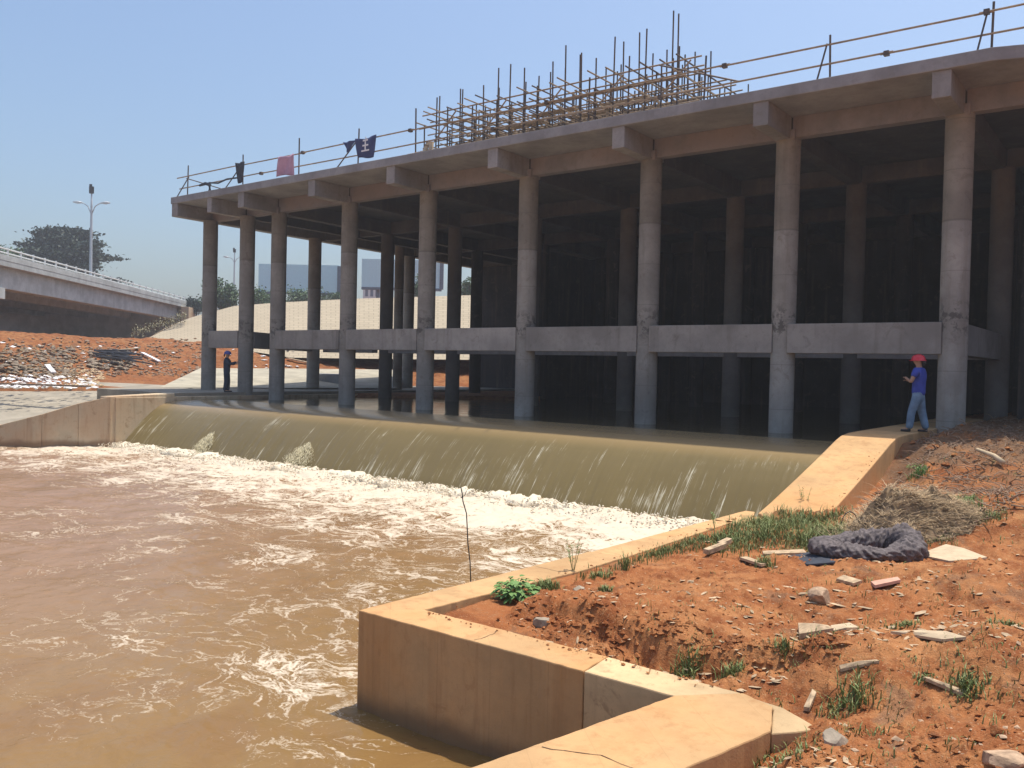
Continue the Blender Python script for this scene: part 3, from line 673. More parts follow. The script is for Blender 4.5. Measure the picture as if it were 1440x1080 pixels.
# ================================================================= BRIDGE, LAMPS, FAR THINGS
def bw(Y, off=0.0): return cw(-33.1-.087*Y+off, Y)       # along the bridge's near edge
BR = empty('bridge', tuple(bw(80)), 'pale grey road bridge with a low parapet crossing at far left', 'bridge')
def bprism(name, Y0, Y1, o0, o1, z0, z1, m, bevel=.02):
    a, b, c, d = bw(Y0,o0), bw(Y1,o0), bw(Y1,o1), bw(Y0,o1); mb = MB(); mb.prism([(p.x,p.y) for p in (a,b,c,d)], z0, z1); return mb.build(name, m, BR, bevel=bevel)
bprism('deck', 20, 111, -26, .55, 8.35, 8.75, M_bridge); bprism('parapet', 20, 111, .28, .57, 8.752, 9.20, M_bridge)
bprism('girder', 20, 63.4, -1.2, 0, 6.75, 8.348, M_bridge); bprism('girder', 63.6, 109, -1.2, 0, 6.75, 8.348, M_bridge)
for k in range(4): bprism('girder', 20, 109, -7-5.5*k, -5.9-5.5*k, 6.75, 8.348, M_bridge)
bprism('pier', 62, 65, -25, .3, 5.9, 6.745, M_bridge); 
for o in (-2.5,-12,-22): bprism('pier', 62.6, 64.4, o-1.4, o, -.5, 5.9, M_bridge)
bprism('abutment', 109.2, 111.5, -27, .5, 1.0, 8.34, M_bridge); bprism('wing_post', 108.6, 111.6, .52, 1.5, 3, 8.34, M_wing)
for z in (9.80, 9.48):
    mb = MB(); mb.tube(bw(20,.42)+Vector((0,0,z)), bw(128,.42)+Vector((0,0,z-.3)), .07, 6); mb.build('rail', M_rail, BR)
for k in range(52):
    Y = 22+2.05*k; mb = MB(); p = bw(Y,.42); mb.box(p.x-.06,p.x+.06,p.y-.06,p.y+.06,9.19,9.80); mb.build('rail_post', M_rail, BR)
M_lampm = plain('lamp_grey', (.42,.45,.48), .5, .4, .2, var=.05)
def lamp(px, pbase, ptop, Y, lab):
    b = atD(px, pbase, Y); h = atD(px, ptop, Y).z - b.z; o = empty('street_lamp', tuple(b), lab, 'street lamp', 'street lamps', 0)
    mb = MB(); mb.path([(0,0,-.6),(0,0,0),(0,0,h*.8),(0,0,h)], [.16,.14,.10,.05], 8); lpart(mb, 'pole', M_lampm, o, smooth=True)
    for s in (-1,1):
        mb = MB(); q = RH*s
        mb.path([Vector((0,0,h*.70)), q*.35+Vector((0,0,h*.80)), q*.8+Vector((0,0,h*.835)), q*1.3+Vector((0,0,h*.84))], .05, 6); lpart(mb, 'arm', M_lampm, o, smooth=True)
        mb = MB(); a = q*.9+Vector((0,0,h*.84)); mb.path([a, a+q*.5+Vector((0,0,.03)), a+q*.9+Vector((0,0,.05))], [.07,.15,.06], 6); lpart(mb, 'lamp_head', M_lampm, o, smooth=True)
    mb = MB(); mb.path([(0,0,h*.98)], .05) if False else mb.box(-.18,.18,-.18,.14,h*.95,h*1.03); mb.box(-.3,-.1,-.1,.1,h*.99,h*1.06); lpart(mb, 'camera_box', M_black, o)
lamp(127.5, 386, 266, 84, 'tall twin-arm street lamp standing on the bridge in front of the dark tree')
lamp(329, 412, 352, 140, 'distant twin-arm street lamp seen between the two leftmost building columns')

def tree(name, px, ptop, pbot, Y, wpx, m, lab, nleaf, style, leaf=.35, seed=0, zb=2.5):
    random.seed(seed); c = atD(px, (ptop+pbot)/2, Y); topz = atD(px, ptop, Y).z; botz = atD(px, pbot, Y).z; W = wpx/FPX*Y/2
    o = empty(name, (c.x, c.y, zb), lab, 'tree' if style != 'bush' else 'bush')
    H = topz-zb; mb = MB(); cb = botz-zb
    mb.path([(0,0,0),(.1,.05,H*.5),(0,0,H*.92)], [max(.12,H*.02),max(.08,H*.015),.04], 8)
    clumps = []
    if style == 'cedar':
        for k in range(95):
            t_ = (k+random.random())/95; z = cb + (H-cb)*t_; prof_ = (1-.22*t_-.62*max(0,t_-.55)*1.5); 
            a = random.random()*6.28; r_ = W*prof_*random.uniform(.35,1.0); p = Vector((math.cos(a)*r_, math.sin(a)*r_, z+.1*r_))
            mb.path([(0,0,z-.6),tuple(p*.6+Vector((0,0,z*.4-.25))),tuple(p)], [.12,.07,.02], 5); clumps.append((p, random.uniform(.16,.30)*W, .20)); clumps.append((p, random.uniform(.16,.30)*W, .20))
            clumps.append((p*.62+Vector((0,0,z*.38)), .30*W, .30))
    else:
        for k in range(34):
            u = Vector((random.gauss(0,1),random.gauss(0,1),random.gauss(0,1))).normalized()*random.uniform(.35,.95)
            p = Vector((u.x*W, u.y*W, (cb+H)/2+u.z*(H-cb)/2)); 
            mb.path([(0,0,cb*.6),tuple(p*.5+Vector((0,0,.3))),tuple(p)], [.06,.04,.015], 4); clumps.append((p, random.uniform(.25,.4)*W, .8))
    lpart(mb, 'trunk', M_bark, o, smooth=True)
    lf = MB()
    for i in range(nleaf):
        c_, r_, fl = random.choice(clumps); u = Vector((random.gauss(0,.5),random.gauss(0,.5),random.gauss(0,.5)*fl)); p = c_+u*r_
        a = Vector((random.uniform(-1,1),random.uniform(-1,1),random.uniform(-.5,.5))).normalized()*leaf*random.uniform(.5,1.2); b = a.orthogonal().normalized()*leaf*.35
        b = Matrix.Rotation(random.random()*6.28, 3, a.normalized()) @ b
        lf.add([p-a*.5, p+b, p+a*.5, p-b], [(0,1,2,3)])
    lpart(lf, 'crown', m, o)
tree('cedar_tree', 91, 325, 398, 132, 140, M_cedar, 'broad dark cedar tree rising behind the bridge', 30000, 'cedar', .55, 1)
tree('bush', 8, 345, 380, 120, 46, M_bush, 'pale green bush behind the bridge at the left picture edge', 2500, 'bush', .35, 2)
tree('bush', 312, 388, 440, 105, 56, M_bush, 'large green shrub on the embankment behind the leftmost columns', 6500, 'bush', .30, 3)
tree('bush', 362, 408, 436, 106, 62, M_bush, 'low shrub right of the large shrub on the embankment', 3500, 'bush', .30, 4)
tree('bush', 268, 418, 446, 112, 40, M_cedar, 'dark low hedge beside the end of the bridge', 3500, 'bush', .30, 5)
tree('bush', 430, 410, 432, 118, 70, M_bush, 'low hedge under the left billboard', 3000, 'bush', .3, 6)
tree('bush', 478, 412, 426, 118, 36, M_bush, 'small shrub at the right foot of the left billboard', 1500, 'bush', .3, 7)
tree('broadleaf_tree', 588, 388, 425, 110, 28, M_bush, 'small tree seen through the columns left of the middle', 2200, 'bush', .28, 8)
tree('broadleaf_tree', 660, 388, 424, 110, 30, M_bush, 'small tree at the right end of the open sky under the roof', 2600, 'bush', .28, 9)
M_bb = plain('billboard_grey', (.52,.74,.80), .7, var=.04); M_bbf = plain('billboard_frame', (.14,.16,.2), .7)
def billboard(px0, px1, py0, py1, Y, lab):
    a = atD(px0, py0, Y); b = atD(px1, py1, Y); w = (px1-px0)/FPX*Y; c = (a+b)/2
    o = empty('billboard', (c.x, c.y, 2.2), lab, 'billboard', 'billboards', YAW)
    z0 = b.z-2.2; z1 = a.z-2.2; mb = MB(); mb.box(-w/2, w/2, -.15, .35, z0, z1); lpart(mb, 'panel', M_bb, o)
    mb = MB(); mb.box(w/2-.25, w/2+.25, -.25, .45, z0-.1, z1-.1); lpart(mb, 'frame_edge', M_bbf, o)
    mb = MB(); mb.box(-w/2, w/2, -.22, .4, z0-.35, z0-.005); lpart(mb, 'catwalk', M_bbf, o)
    for s in (-.3,.3):
        mb = MB(); mb.tube((w*s,.6,0),(w*s,.6,z1-.5),.3,8); lpart(mb, 'pole', M_bbf, o)
billboard(364, 477, 371, 412, 125, 'blank grey billboard seen between the left columns')
billboard(509, 621, 364, 406, 120, 'blank grey billboard farther right, seen through the second group of columns')
wbd = empty('white_building', tuple(cw((524-720)/FPX*150,150,2.2)), 'small white building with dark windows under the right billboard', 'building', rz=YAW)
mb = MB(); z0 = atD(524,421,150).z-2.2; z1 = atD(524,404,150).z-2.2; mb.box(-2.0,2.0,0,4,0,z1); lpart(mb, 'wall', plain('white_render',(.62,.63,.62),.8,var=.05), wbd)
for k in range(3):
    mb = MB(); mb.box(-1.6+k*.9,-1.1+k*.9,-.04,.02,z1-1.6,z1-.4); lpart(mb, 'window', M_bbf, wbd)

# ================================================================= PEOPLE
def skin(name, chains, m, parent, sub=2):
    """chains: list of lists of (key, pos, radius); the same key joins chains"""
    vs, es, rs, idx, roots = [], [], [], {}, []
    for ch in chains:
        last = None
        for key, p, r_ in ch:
            if key not in idx:
                idx[key] = len(vs); vs.append(p); rs.append(r_)
                if last is None: roots.append(idx[key])
            if last is not None: es.append((last, idx[key]))
            last = idx[key]
    me = bpy.data.meshes.new(name); me.from_pydata(vs, es, []); o = bpy.data.objects.new(name, me); COL.objects.link(o); me.materials.append(m)
    o.parent = parent; md = o.modifiers.new('skin','SKIN'); md.use_smooth_shade = True
    sv = me.skin_vertices[0].data
    for i, r_ in enumerate(rs):
        sv[i].radius = r_ if hasattr(r_,'__len__') else (r_,r_); sv[i].use_root = i in roots
    sb = o.modifiers.new('sub','SUBSURF'); sb.levels = sub; sb.render_levels = sub
    return o
def person(loc, face, lab, shirt, trouser, helmet, arms, h=1.72, feet=((-.12,.05),(.12,-.04)), tilt=0.0):
    o = empty('person', loc, lab, 'person', rz=math.atan2(face.y, face.x)-math.pi/2); k = h/1.76; o.scale = (k,k,k)
    S_ = lambda x,y,z: (x, y, z)
    (lx_,ly_),(rx_,ry_) = feet
    spine = [('pel',(0,0,.93),(.145,.105)),('w',(0,.0,1.08),(.135,.10)),('ch',(0,.0,1.28),(.165,.115)),('nb',(0,-.01,1.43),(.075,.07)),('nk',(0,.01,1.50),(.055,.055)),('hd',(0,.03,1.60),(.078,.092)),('ht',(0,.02,1.69),(.062,.075))]
    def arm(s, el, ha): return [('ch',None,None),(f's{s}',(s*.185,0,1.40),.058),(f'e{s}',el,.042),(f'h{s}',ha,.028)]
    def leg(s, fx, fy): return [('pel',None,None),(f'k0{s}',(s*.085,0,.82),.09),(f'k{s}',((s*.085+fx)/2+s*.01,(fy)*.5+.02,.48),.062),(f'a{s}',(fx,fy-.02,.09),.042),(f't{s}',(fx,fy+.14,.035),.032)]
    ch = [spine, arm(-1,*arms[0]), arm(1,*arms[1]), leg(-1,lx_,ly_), leg(1,rx_,ry_)]
    ch += [[('hd',None,None),('ns',(0,.135,1.60),.014)]]
    for s in (-1,1):                                       # palm and five fingers
        ha = Vector(arms[0 if s<0 else 1][1]); el = Vector(arms[0 if s<0 else 1][0]); d = (ha-el).normalized(); sd = d.cross(Vector((0,0,1))).normalized()
        if sd.length < .1: sd = Vector((1,0,0))
        pm = ha+d*.07; ch.append([(f'h{s}',None,None),(f'p{s}',tuple(pm),.030)])
        for q, L_ in ((-1.5,.062),(-.5,.075),(.5,.07),(1.5,.055)):
            b0 = pm+sd*q*.018; b1 = b0+d*L_*.6+Vector((0,0,-.006)); b2 = b1+d*L_*.4+Vector((0,0,-.02))
            ch.append([(f'f{s}{q}a',tuple(b0),.010),(f'f{s}{q}b',tuple(b1),.009),(f'f{s}{q}c',tuple(b2),.007)])
        b0 = ha+d*.03+sd*.03*s; ch.append([(f'th{s}a',tuple(b0),.011),(f'th{s}b',tuple(b0+d*.035+sd*.02*s),.009),(f'th{s}c',tuple(b0+d*.06+sd*.015*s),.008)])
    body = skin('body', ch, M_skin, o)
    sh = [[('w0',(0,0,.80),(.185,.150)),('w1',(0,0,.93),(.185,.150)),('w',(0,0,1.08),(.178,.145)),('ch',(0,0,1.29),(.205,.155)),('c2',(0,-.005,1.42),(.12,.105)),('c3',(0,0,1.485),(.078,.075))]]
    for s in (-1,1):
        el = Vector(arms[0 if s<0 else 1][0]); s0 = Vector((s*.185,0,1.40)); e = s0.lerp(el,.62)
        sh.append([('ch',None,None),(f's{s}',tuple(s0),.088),(f'm{s}',tuple(s0.lerp(el,.3)),.078),(f'e{s}',tuple(e),.074)])
        if tilt: 
            ha = Vector(arms[0 if s<0 else 1][1]); sh[-1] += [(f'e2{s}',tuple(el),.056),(f'e3{s}',tuple(el.lerp(ha,.9)),.045)]
    skin('shirt', sh, shirt, o)
    tr = [[('w',(0,0,1.05),(.150,.120)),('p',(0,0,.90),(.165,.135))]]
    for s,(fx,fy) in ((-1,feet[0]),(1,feet[1])):
        tr.append([('p',None,None),(f'a{s}',(s*.092,0,.76),.118),(f'k{s}',((s*.085+fx)/2+s*.01,fy*.5+.02,.48),.094),(f'b{s}',(fx,fy-.02,.06),.080)])
    skin('trousers', tr, trouser, o)
    for fx, fy in feet: skin('shoe', [[('a',(fx,fy-.06,.05),(.048,.045)),('b',(fx,fy+.05,.04),(.05,.036)),('c',(fx,fy+.17,.035),(.042,.028))]], M_black, o)
    mb = MB(); n = 24; rings = []
    for z, r_ in ((1.625,1.22),(1.63,1.06),(1.64,1.0),(1.68,.98),(1.72,.86),(1.75,.62),(1.768,.3),(1.772,.02)):
        rings += [(math.cos(2*math.pi*i/n)*.125*r_, .025+math.sin(2*math.pi*i/n)*.15*r_*(1.12 if (math.sin(2*math.pi*i/n) > .3 and z < 1.636) else 1), z) for i in range(n)]
    mb.add(rings, [(j*n+i, j*n+(i+1)%n, (j+1)*n+(i+1)%n, (j+1)*n+i) for j in range(7) for i in range(n)])
    q = mb.build('helmet', helmet, None, smooth=True); q.parent = o; s_ = q.modifiers.new('t','SOLIDIFY'); s_.thickness = .006
    mb = MB(); mb.path([(-.03,-.105,1.62),(0,-.115,1.56),(.03,-.1,1.53)], .03, 8); q = mb.build('hair', M_black, None, smooth=True); q.parent = o
    return o
M_shirt = plain('royal_blue_shirt', (.045,.07,.36), .85, var=.15, sc=9); M_jean = plain('worn_jeans', (.15,.23,.33), .9, var=.3, sc=7)
M_red = plain('red_helmet', (.62,.03,.05), .35, .5, var=.04); M_bhel = plain('blue_helmet', (.06,.07,.30), .4, .5, var=.04)
M_navy = plain('navy_work_clothes', (.03,.045,.08), .9, var=.2)
pf = atZ(1290, 608, .35)
person((pf.x, pf.y, .35), (-RH*.66+FH*.62), 'man in royal blue shirt, jeans and red helmet standing by the near column', M_shirt, M_jean, M_red,
       (((-.27,.08,1.14),(-.06,.25,1.22)),((.27,.08,1.14),(.07,.24,1.17))), 1.76, ((-.13,.16),(.15,-.12)))
pf = atZ(318.5, 551.5, .27)
person((pf.x, pf.y, .27), (RH*.97+FH*.1), 'distant worker in dark navy clothes and blue helmet beside a column at left', M_navy, M_navy, M_bhel,
       (((-.20,.12,1.22),(-.10,.42,1.30)),((.20,.14,1.20),(.06,.40,1.22))), 1.78, ((-.09,.05),(.09,-.04)), tilt=1)

# ================================================================= NEAR BANK OBJECTS
_lr = math.log(1.6); _dr = (math.log(42)-_lr)/599; _t0 = R(-26); _dt = (R(66)-_t0)/839
GZl = ground_z(GX, GY, False)
def gz1(x, y, d=True):
    a = x*RH.x+y*RH.y; b = x*FH.x+y*FH.y; i = (math.log(max(1.61, math.hypot(a,b)))-_lr)/_dr; j = (math.atan2(a,b)-_t0)/_dt
    i = min(max(i,0),598.9); j = min(max(j,0),838.9); i0, j0 = int(i), int(j); u, v = i-i0, j-j0; G = GZ if d else GZl
    return float((G[i0,j0]*(1-v)+G[i0,j0+1]*v)*(1-u)+(G[i0+1,j0]*(1-v)+G[i0+1,j0+1]*v)*u)
def gp(px, py):                                           # the place on the bank seen at a pixel
    z = -.5
    for _ in range(12):
        p = atZ(px, py, z); z = z*.4+.6*gz1(p.x, p.y, False)
    p = atZ(px, py, z); return Vector((p.x, p.y, gz1(p.x, p.y)))
# bundle of crumpled netting
a = gp(1150, 790); b = gp(1290, 782); c = (a+b)/2; L_ = (b-a).length/2
ax = (b-a).normalized(); ax.z = 0; ay = Vector((-ax.y, ax.x, 0))
nu, nv = 220, 64; vs = []; base_z = min(a.z, b.z)-.02
for i in range(nu):
    t_ = 2*math.pi*i/nu; ex, ey = L_*.80, .33
    cx_, cy_ = math.cos(t_)*ex, math.sin(t_)*ey
    fat = (.155 + .035*math.sin(t_*2+1) + .02*math.sin(t_*5))*(1.12 if math.cos(t_) > .2 else .95)
    nd = Vector((math.cos(t_)*ey, math.sin(t_)*ex, 0)).normalized()
    for j in range(nv):
        w_ = 2*math.pi*j/nv
        q = float(0)
        rr_ = fat*(1+.0)
        vs.append((t_, w_, cx_, cy_, nd.x, nd.y, rr_))
V_ = np.array(vs); T_, W_ = V_[:,0], V_[:,1]
rdg = 1-np.abs(fbm(T_*7+1.5*np.sin(W_), np.cos(W_)*1.2+T_, 4, 311))*3.2; rd2 = 1-np.abs(fbm(np.cos(T_)*9+W_*.6, np.sin(T_)*9+np.cos(W_)*2, 3, 313))*3
cr_ = .17*np.clip(rdg,-.6,1) + .09*np.clip(rd2,-.5,1) - .08 + .14*np.abs(fbm(np.cos(T_)*4+5+np.cos(W_)*1.6, np.sin(T_)*4+5+np.sin(W_)*1.6, 4, 301)) + .16*np.sin(T_*21+2.5*np.sin(W_)+6*fbm(T_*2,W_,3,303))*.35 + .12*fbm(T_*9, np.cos(W_)*4, 4, 305)
RRR = V_[:,6]*(1+cr_); px_ = V_[:,2]+V_[:,4]*np.cos(W_)*RRR; py2 = V_[:,3]+V_[:,5]*np.cos(W_)*RRR; pz2 = .12+np.sin(W_)*RRR*(.80+.22*np.sin(T_*1.0+.9)); pz2 = np.maximum(pz2, -.02)
mb = MB(); mb.add([(c.x+ax.x*x+ay.x*y, c.y+ax.y*x+ay.y*y, base_z+z) for x,y,z in zip(px_,py2,pz2)],
       [(i*nv+j, ((i+1)%nu)*nv+j, ((i+1)%nu)*nv+(j+1)%nv, i*nv+(j+1)%nv) for i in range(nu) for j in range(nv)])
tag(mb.build('netting_bundle', M_tar, smooth=True), 'crumpled dark grey purple netting coiled in a heap on the red earth', 'netting')
# flattened tail of dark sheet left of it
def flatpatch(name, pts, th, m, lab=None, cat=None, group=None, curl=.02, sub=True, kind=None):
    P = [gp(*p) for p in pts]; n = len(P); cen = sum(P, Vector())/n; mb = MB(); z = [p.z+.012+random.uniform(0,curl) for p in P]
    zc = max(cen.z, gz1(cen.x, cen.y))+.02+curl*.4
    zb = [max(q, gz1(p.x,p.y)+.008) for q, p in zip(z, P)]
    vs = [(p.x,p.y,q+th) for p,q in zip(P,zb)]+[(p.x,p.y,q-.01) for p,q in zip(P,zb)]+[(cen.x,cen.y,zc+th)]
    fs = [(i,(i+1)%n,2*n) for i in range(n)]+[(i,n+i,n+(i+1)%n,(i+1)%n) for i in range(n)]
    mb.add(vs, fs); o = mb.build(name, m)
    return tag(o, lab, cat, group, kind)
random.seed(9)
flatpatch('sheet', [(1108,786),(1140,782),(1185,790),(1172,800),(1135,798)], .01, M_blackcloth, 'flat dark plastic scrap sticking out left of the netting bundle', 'plastic scrap')
flatpatch('cardboard', [(1296,782),(1330,773),(1355,780),(1388,787),(1372,792),(1335,795),(1305,790)], .012, M_pale, 'pale flattened cardboard piece right of the netting bundle', 'cardboard')
flatpatch('cardboard', [(1252,898),(1290,897),(1330,903),(1358,910),(1325,914),(1292,908)], .010, M_pale, 'long pale flat strip lying on the bare earth at right', 'cardboard')
flatpatch('board', [(1224,832),(1262,822),(1266,828),(1230,840)], .02, M_pinkb, 'small pinkish board lying tilted below the netting bundle', 'board')
flatpatch('board', [(1176,818),(1186,816),(1212,826),(1200,829)], .02, M_wood, 'short brown stick board left of the pinkish board', 'board')
flatpatch('board', [(1122,884),(1164,884),(1172,892),(1124,895)], .035, M_wood, 'short thick weathered plank left of a dry leaf clump', 'board')
flatpatch('cardboard', [(1168,880),(1195,875),(1208,882),(1190,890),(1172,888)], .012, M_pale, 'torn pale scrap beside the short thick plank', 'cardboard')
flatpatch('board', [(1072,776),(1130,775),(1134,781),(1074,782)], .025, M_wood, 'narrow weathered board pointing at the netting bundle from the left', 'board')
flatpatch('board', [(1040,788),(1050,785),(1078,800),(1070,803)], .02, M_wood, 'dark narrow stick board in the weeds left of the netting bundle', 'board')
flatpatch('board', [(1130,1000),(1142,976),(1148,978),(1138,1004)], .02, M_wood, 'small upright-pointing stick beside the end of the wall', 'board')
flatpatch('board', [(1298,966),(1305,963),(1360,978),(1352,982)], .012, M_wood, 'thin split lath on the earth at right, beside a grass tuft', 'board')
flatpatch('board', [(1180,942),(1232,942),(1236,947),(1182,948)], .012, M_wood, 'thin dark lath left of the long pale strip', 'board')
# splintered box by the grass
wbx = empty('wood_block', tuple(gp(1012,776)), 'splintered brown wood block lying at the edge of the grass strip', 'wood')
for k in range(3):
    p = gp(1003+k*8, 780-k*4); mb = MB(); d = (RH*.8+FH*.5).normalized(); e = Vector((-d.y,d.x,0)); L2 = .13-.02*k
    q = p+Vector((0,0,.03+.03*k)); u_ = Vector((0,0,.03))
    vs = [q-d*L2-e*.05, q+d*L2-e*.04+u_*1.5, q+d*L2+e*.05+u_*1.5, q-d*L2+e*.05]; mb.add([v-u_ for v in vs]+[v+u_ for v in vs], [(3,2,1,0),(4,5,6,7),(0,1,5,4),(1,2,6,5),(2,3,7,6),(3,0,4,7)]); mb.build('splinter', M_wood, wbx)
# rocks
def rock(px, py, wpx, hpx, m, lab, seed):
    random.seed(seed); p = gp(px, py); d = (p-CAM).dot(FH); r_ = wpx/FPX*d/2; rng = np.random.default_rng(seed)
    import bmesh
    bm = bmesh.new(); bmesh.ops.create_icosphere(bm, subdivisions=3, radius=1)
    cuts = [(Vector(rng.normal(size=3)).normalized(), rng.uniform(.55,.8)) for _ in range(11)]
    for v in bm.verts:
        for nn, dd in cuts:
            t2 = v.co.dot(nn)-dd
            if t2 > 0: v.co -= nn*t2
        v.co *= 1+.03*random.random(); v.co.z *= hpx/wpx*1.15; v.co *= r_*1.25
    me = bpy.data.meshes.new('rock'); bm.to_mesh(me); bm.free(); o = link('rock', me, m); o.location = p+Vector((0,0,r_*.3*hpx/wpx)); o.rotation_euler = (0,0,seed)
    return tag(o, lab, 'rock')
rock(762,878,22,20,M_rock,'grey angular stone on the eroded earth just behind the near wall',1)
rock(1176,1052,34,32,M_rock,'grey rounded stone half buried at the bottom, right of the wall end',2)
rock(1410,1076,52,24,M_chip,'pale broken concrete lump at the bottom right corner',3)
rock(1402,1048,20,16,M_clod,'small brown stone above the pale concrete lump',4)
rock(1152,850,30,22,M_chip,'pale crumbly lump of rubble near the middle of the bare earth',5)
rock(815,828,15,12,M_rock,'small pale stone right of the leafy green weed',6)
rock(1120,1018,12,9,M_rock,'little grey pebble beside the cracked wall end',7)

# scattered grit, clods, chips
random.seed(31); cl = MB(); ch_ = MB()
def scat(mb, n, rmin, rmax, flat, fx=None):
    k = 0
    while k < n:
        px = random.uniform(560,1500); py = random.uniform(640,1150)
        z = -.45; p = atZ(px, py, z); x, y = p.x, p.y
        if inpool(np.array(x),np.array(y)) or x < -5.0 or (y < 6.3 and x < -1.9) or y > 24: continue
        z = gz1(x, y); r_ = rmin+(rmax-rmin)*random.random()**3; mb.chunk((x, y, z+r_*.15), r_, flat); k += 1
PTS = []
def batch(mb, n, rmin, rmax, flat, seed, y0=640, y1=1150):
    rg = np.random.default_rng(seed); px = rg.uniform(560,1520,n*3); py = y0+(y1-y0)*rg.random(n*3); P = [atZ(a,b,-.5) for a,b in zip(px,py)]
    x = np.array([p.x for p in P]); y = np.array([p.y for p in P]); ok = ~(inpool(x,y) | (x < -5.0) | ((y < 6.35) & (x < -1.85)) | (y > 24) | ((x<-4.3)&(y>14.2)))
    x = x[ok][:n]; y = y[ok][:n]; z = ground_z(x, y)
    for a,b,c in zip(x,y,z): r_ = rmin+(rmax-rmin)*random.random()**4; mb.chunk((a,b,c+r_*.2), r_, flat)
batch(cl, 4000, .005, .034, .6, 1); batch(cl, 700, .02, .10, .7, 2, 610, 700)
n_e = 900; rg = np.random.default_rng(4)
x = rg.uniform(-5.0,-1.9,n_e); e_ = .62+.30*fbm(x*1.3, 6.6+0*x, 3, 5); y = 6.18+e_+rg.normal(0,.13,n_e); z = ground_z(x,y)
for a,b,c in zip(x,y,z): cl.chunk((a,b,c), .010+.045*random.random()**2.5, .8)
for a0, a1, n_, z_ in (((-5.6,6.14),(-2.6,6.14),90,-.765),((-5.46,6.4),(-5.44,13.8),110,-.768),((-4.44,19.3),(-4.44,14.6),60,None)):
    for i in range(n_):
        t_ = random.random(); x = a0[0]+(a1[0]-a0[0])*t_; y = a0[1]+(a1[1]-a0[1])*t_; o_ = abs(random.gauss(0,.07))
        if a0[1] == a1[1]: y -= o_
        else: x -= o_
        zz = z_ if z_ is not None else float(np.interp(y, [14.32,14.9,16,17.2,18.1,19.0,20], [-.80,-.68,-.42,-.13,.10,.31,.35]))
        cl.chunk((x, y, zz+.003), .005+.02*random.random()**3, .6)
tag(cl.build('clods', M_clod), kind='stuff')
lv = MB(); rg = np.random.default_rng(66)
PXl = rg.uniform(600,1500,2600); PYl = 690+410*rg.random(2600)
for a, b in zip(PXl, PYl):
    p = atZ(a, b, -.45); x, y = p.x, p.y
    if bool(inpool(np.array(x), np.array(y))) or x < -5.0 or (y < 6.3 and x < -1.8) or y > 20 or (x < -4.0 and y > 13.8): continue
    if float(vnoise(x*1.1, y*1.1, 9)) < .42: continue
    z = gz1(x, y)+.006; t_ = random.random()*6.28; L_ = random.uniform(.008,.05)*(1 if random.random() > .12 else 1.8); w_ = L_*random.uniform(.15,.55)
    d = Vector((math.cos(t_), math.sin(t_), random.uniform(-.1,.25)))*L_; q = Vector((-math.sin(t_), math.cos(t_), random.uniform(-.2,.2)))*w_; c_ = Vector((x,y,z+.004))
    lv.add([c_-d, c_-d*.3+q, c_+d*.6+q*.8, c_+d, c_+d*.4-q, c_-d*.5-q*.7, c_+Vector((0,0,.004))], [(0,5,6),(5,4,6),(4,3,6),(3,2,6),(2,1,6),(1,0,6)])
tag(lv.build('leaf_litter', plain('leaf_litter', (.42,.31,.20), .9, .15, var=.45, sc=5)), kind='stuff')
batch(ch_, 900, .005, .026, .3, 3)
tag(ch_.build('gravel', M_chip), kind='stuff')
# dead sticks and roots in the shade beside the slab
stx = MB(); random.seed(12)
for i in range(1900):
    px = random.gauss(1340,80) if i % 3 else random.uniform(1200,1440); py = random.uniform(605,700) if i % 4 else random.uniform(620,660)
    if px < 1290 and py < 660 - (px-1215)*.5: continue
    p = atZ(px, py, .1)
    if p.x < -4.25: continue
    z = gz1(p.x, p.y); a = random.random()*6.28; L_ = random.uniform(.06,.32); d = Vector((math.cos(a),math.sin(a),random.uniform(-.1,.5)))*L_
    q = Vector((p.x,p.y,z+random.uniform(0,.05))); r_ = random.uniform(.003,.012)
    stx.path([q, q+d*.5+Vector((0,0,random.uniform(-.02,.05))), q+d], [r_, r_*.8, r_*.4], 4)
tag(stx.build('dead_sticks', M_root), kind='stuff')
lg = MB(); p = gp(1262, 650) if False else gp(1400, 668); lg.path([p+Vector((-.35,.3,.22)), p+Vector((-.05,.1,.14)), p+Vector((.12,-.1,.05))], [.03,.045,.05], 8)
tag(lg.build('branch', M_pale, smooth=True), 'short pale dead branch on the dark rubble at the right edge', 'branch')
# heap of dry matted grass
hp = empty('straw_heap', tuple(gp(1280,735)), 'matted heap of dry straw and roots behind the netting bundle', 'straw heap')
c0 = gp(1285, 738); hb = MB(); nu, nv = 70, 40; vs = []
HX = RH*1.0; HY = Vector((FH.x, FH.y, 0))
def hh(u, v):
    rr = u*u+v*v; k = max(0, 1-rr)
    nz = float(fbm(u*2.4+1,v*2.4,4,331)); return k**.8*(.20+.26*math.exp(-((u+.45)**2*3+v*v*2.5)) + .26*nz + .16*abs(float(fbm(u*5,v*5,3,333))))
for i in range(nu):
    u = -1+2*i/(nu-1)
    for j in range(nv):
        v = -1+2*j/(nv-1); x, y = u*.92, v*.6; q = c0+HX*x+HY*y; vs.append((q.x, q.y, gz1(q.x,q.y,False)-.03+hh(u,v)))
hb.add(vs, [(i*nv+j,(i+1)*nv+j,(i+1)*nv+j+1,i*nv+j+1) for i in range(nu-1) for j in range(nv-1)]); hb.build('heap', M_straw2, hp, smooth=True)
st_ = MB(); random.seed(15)
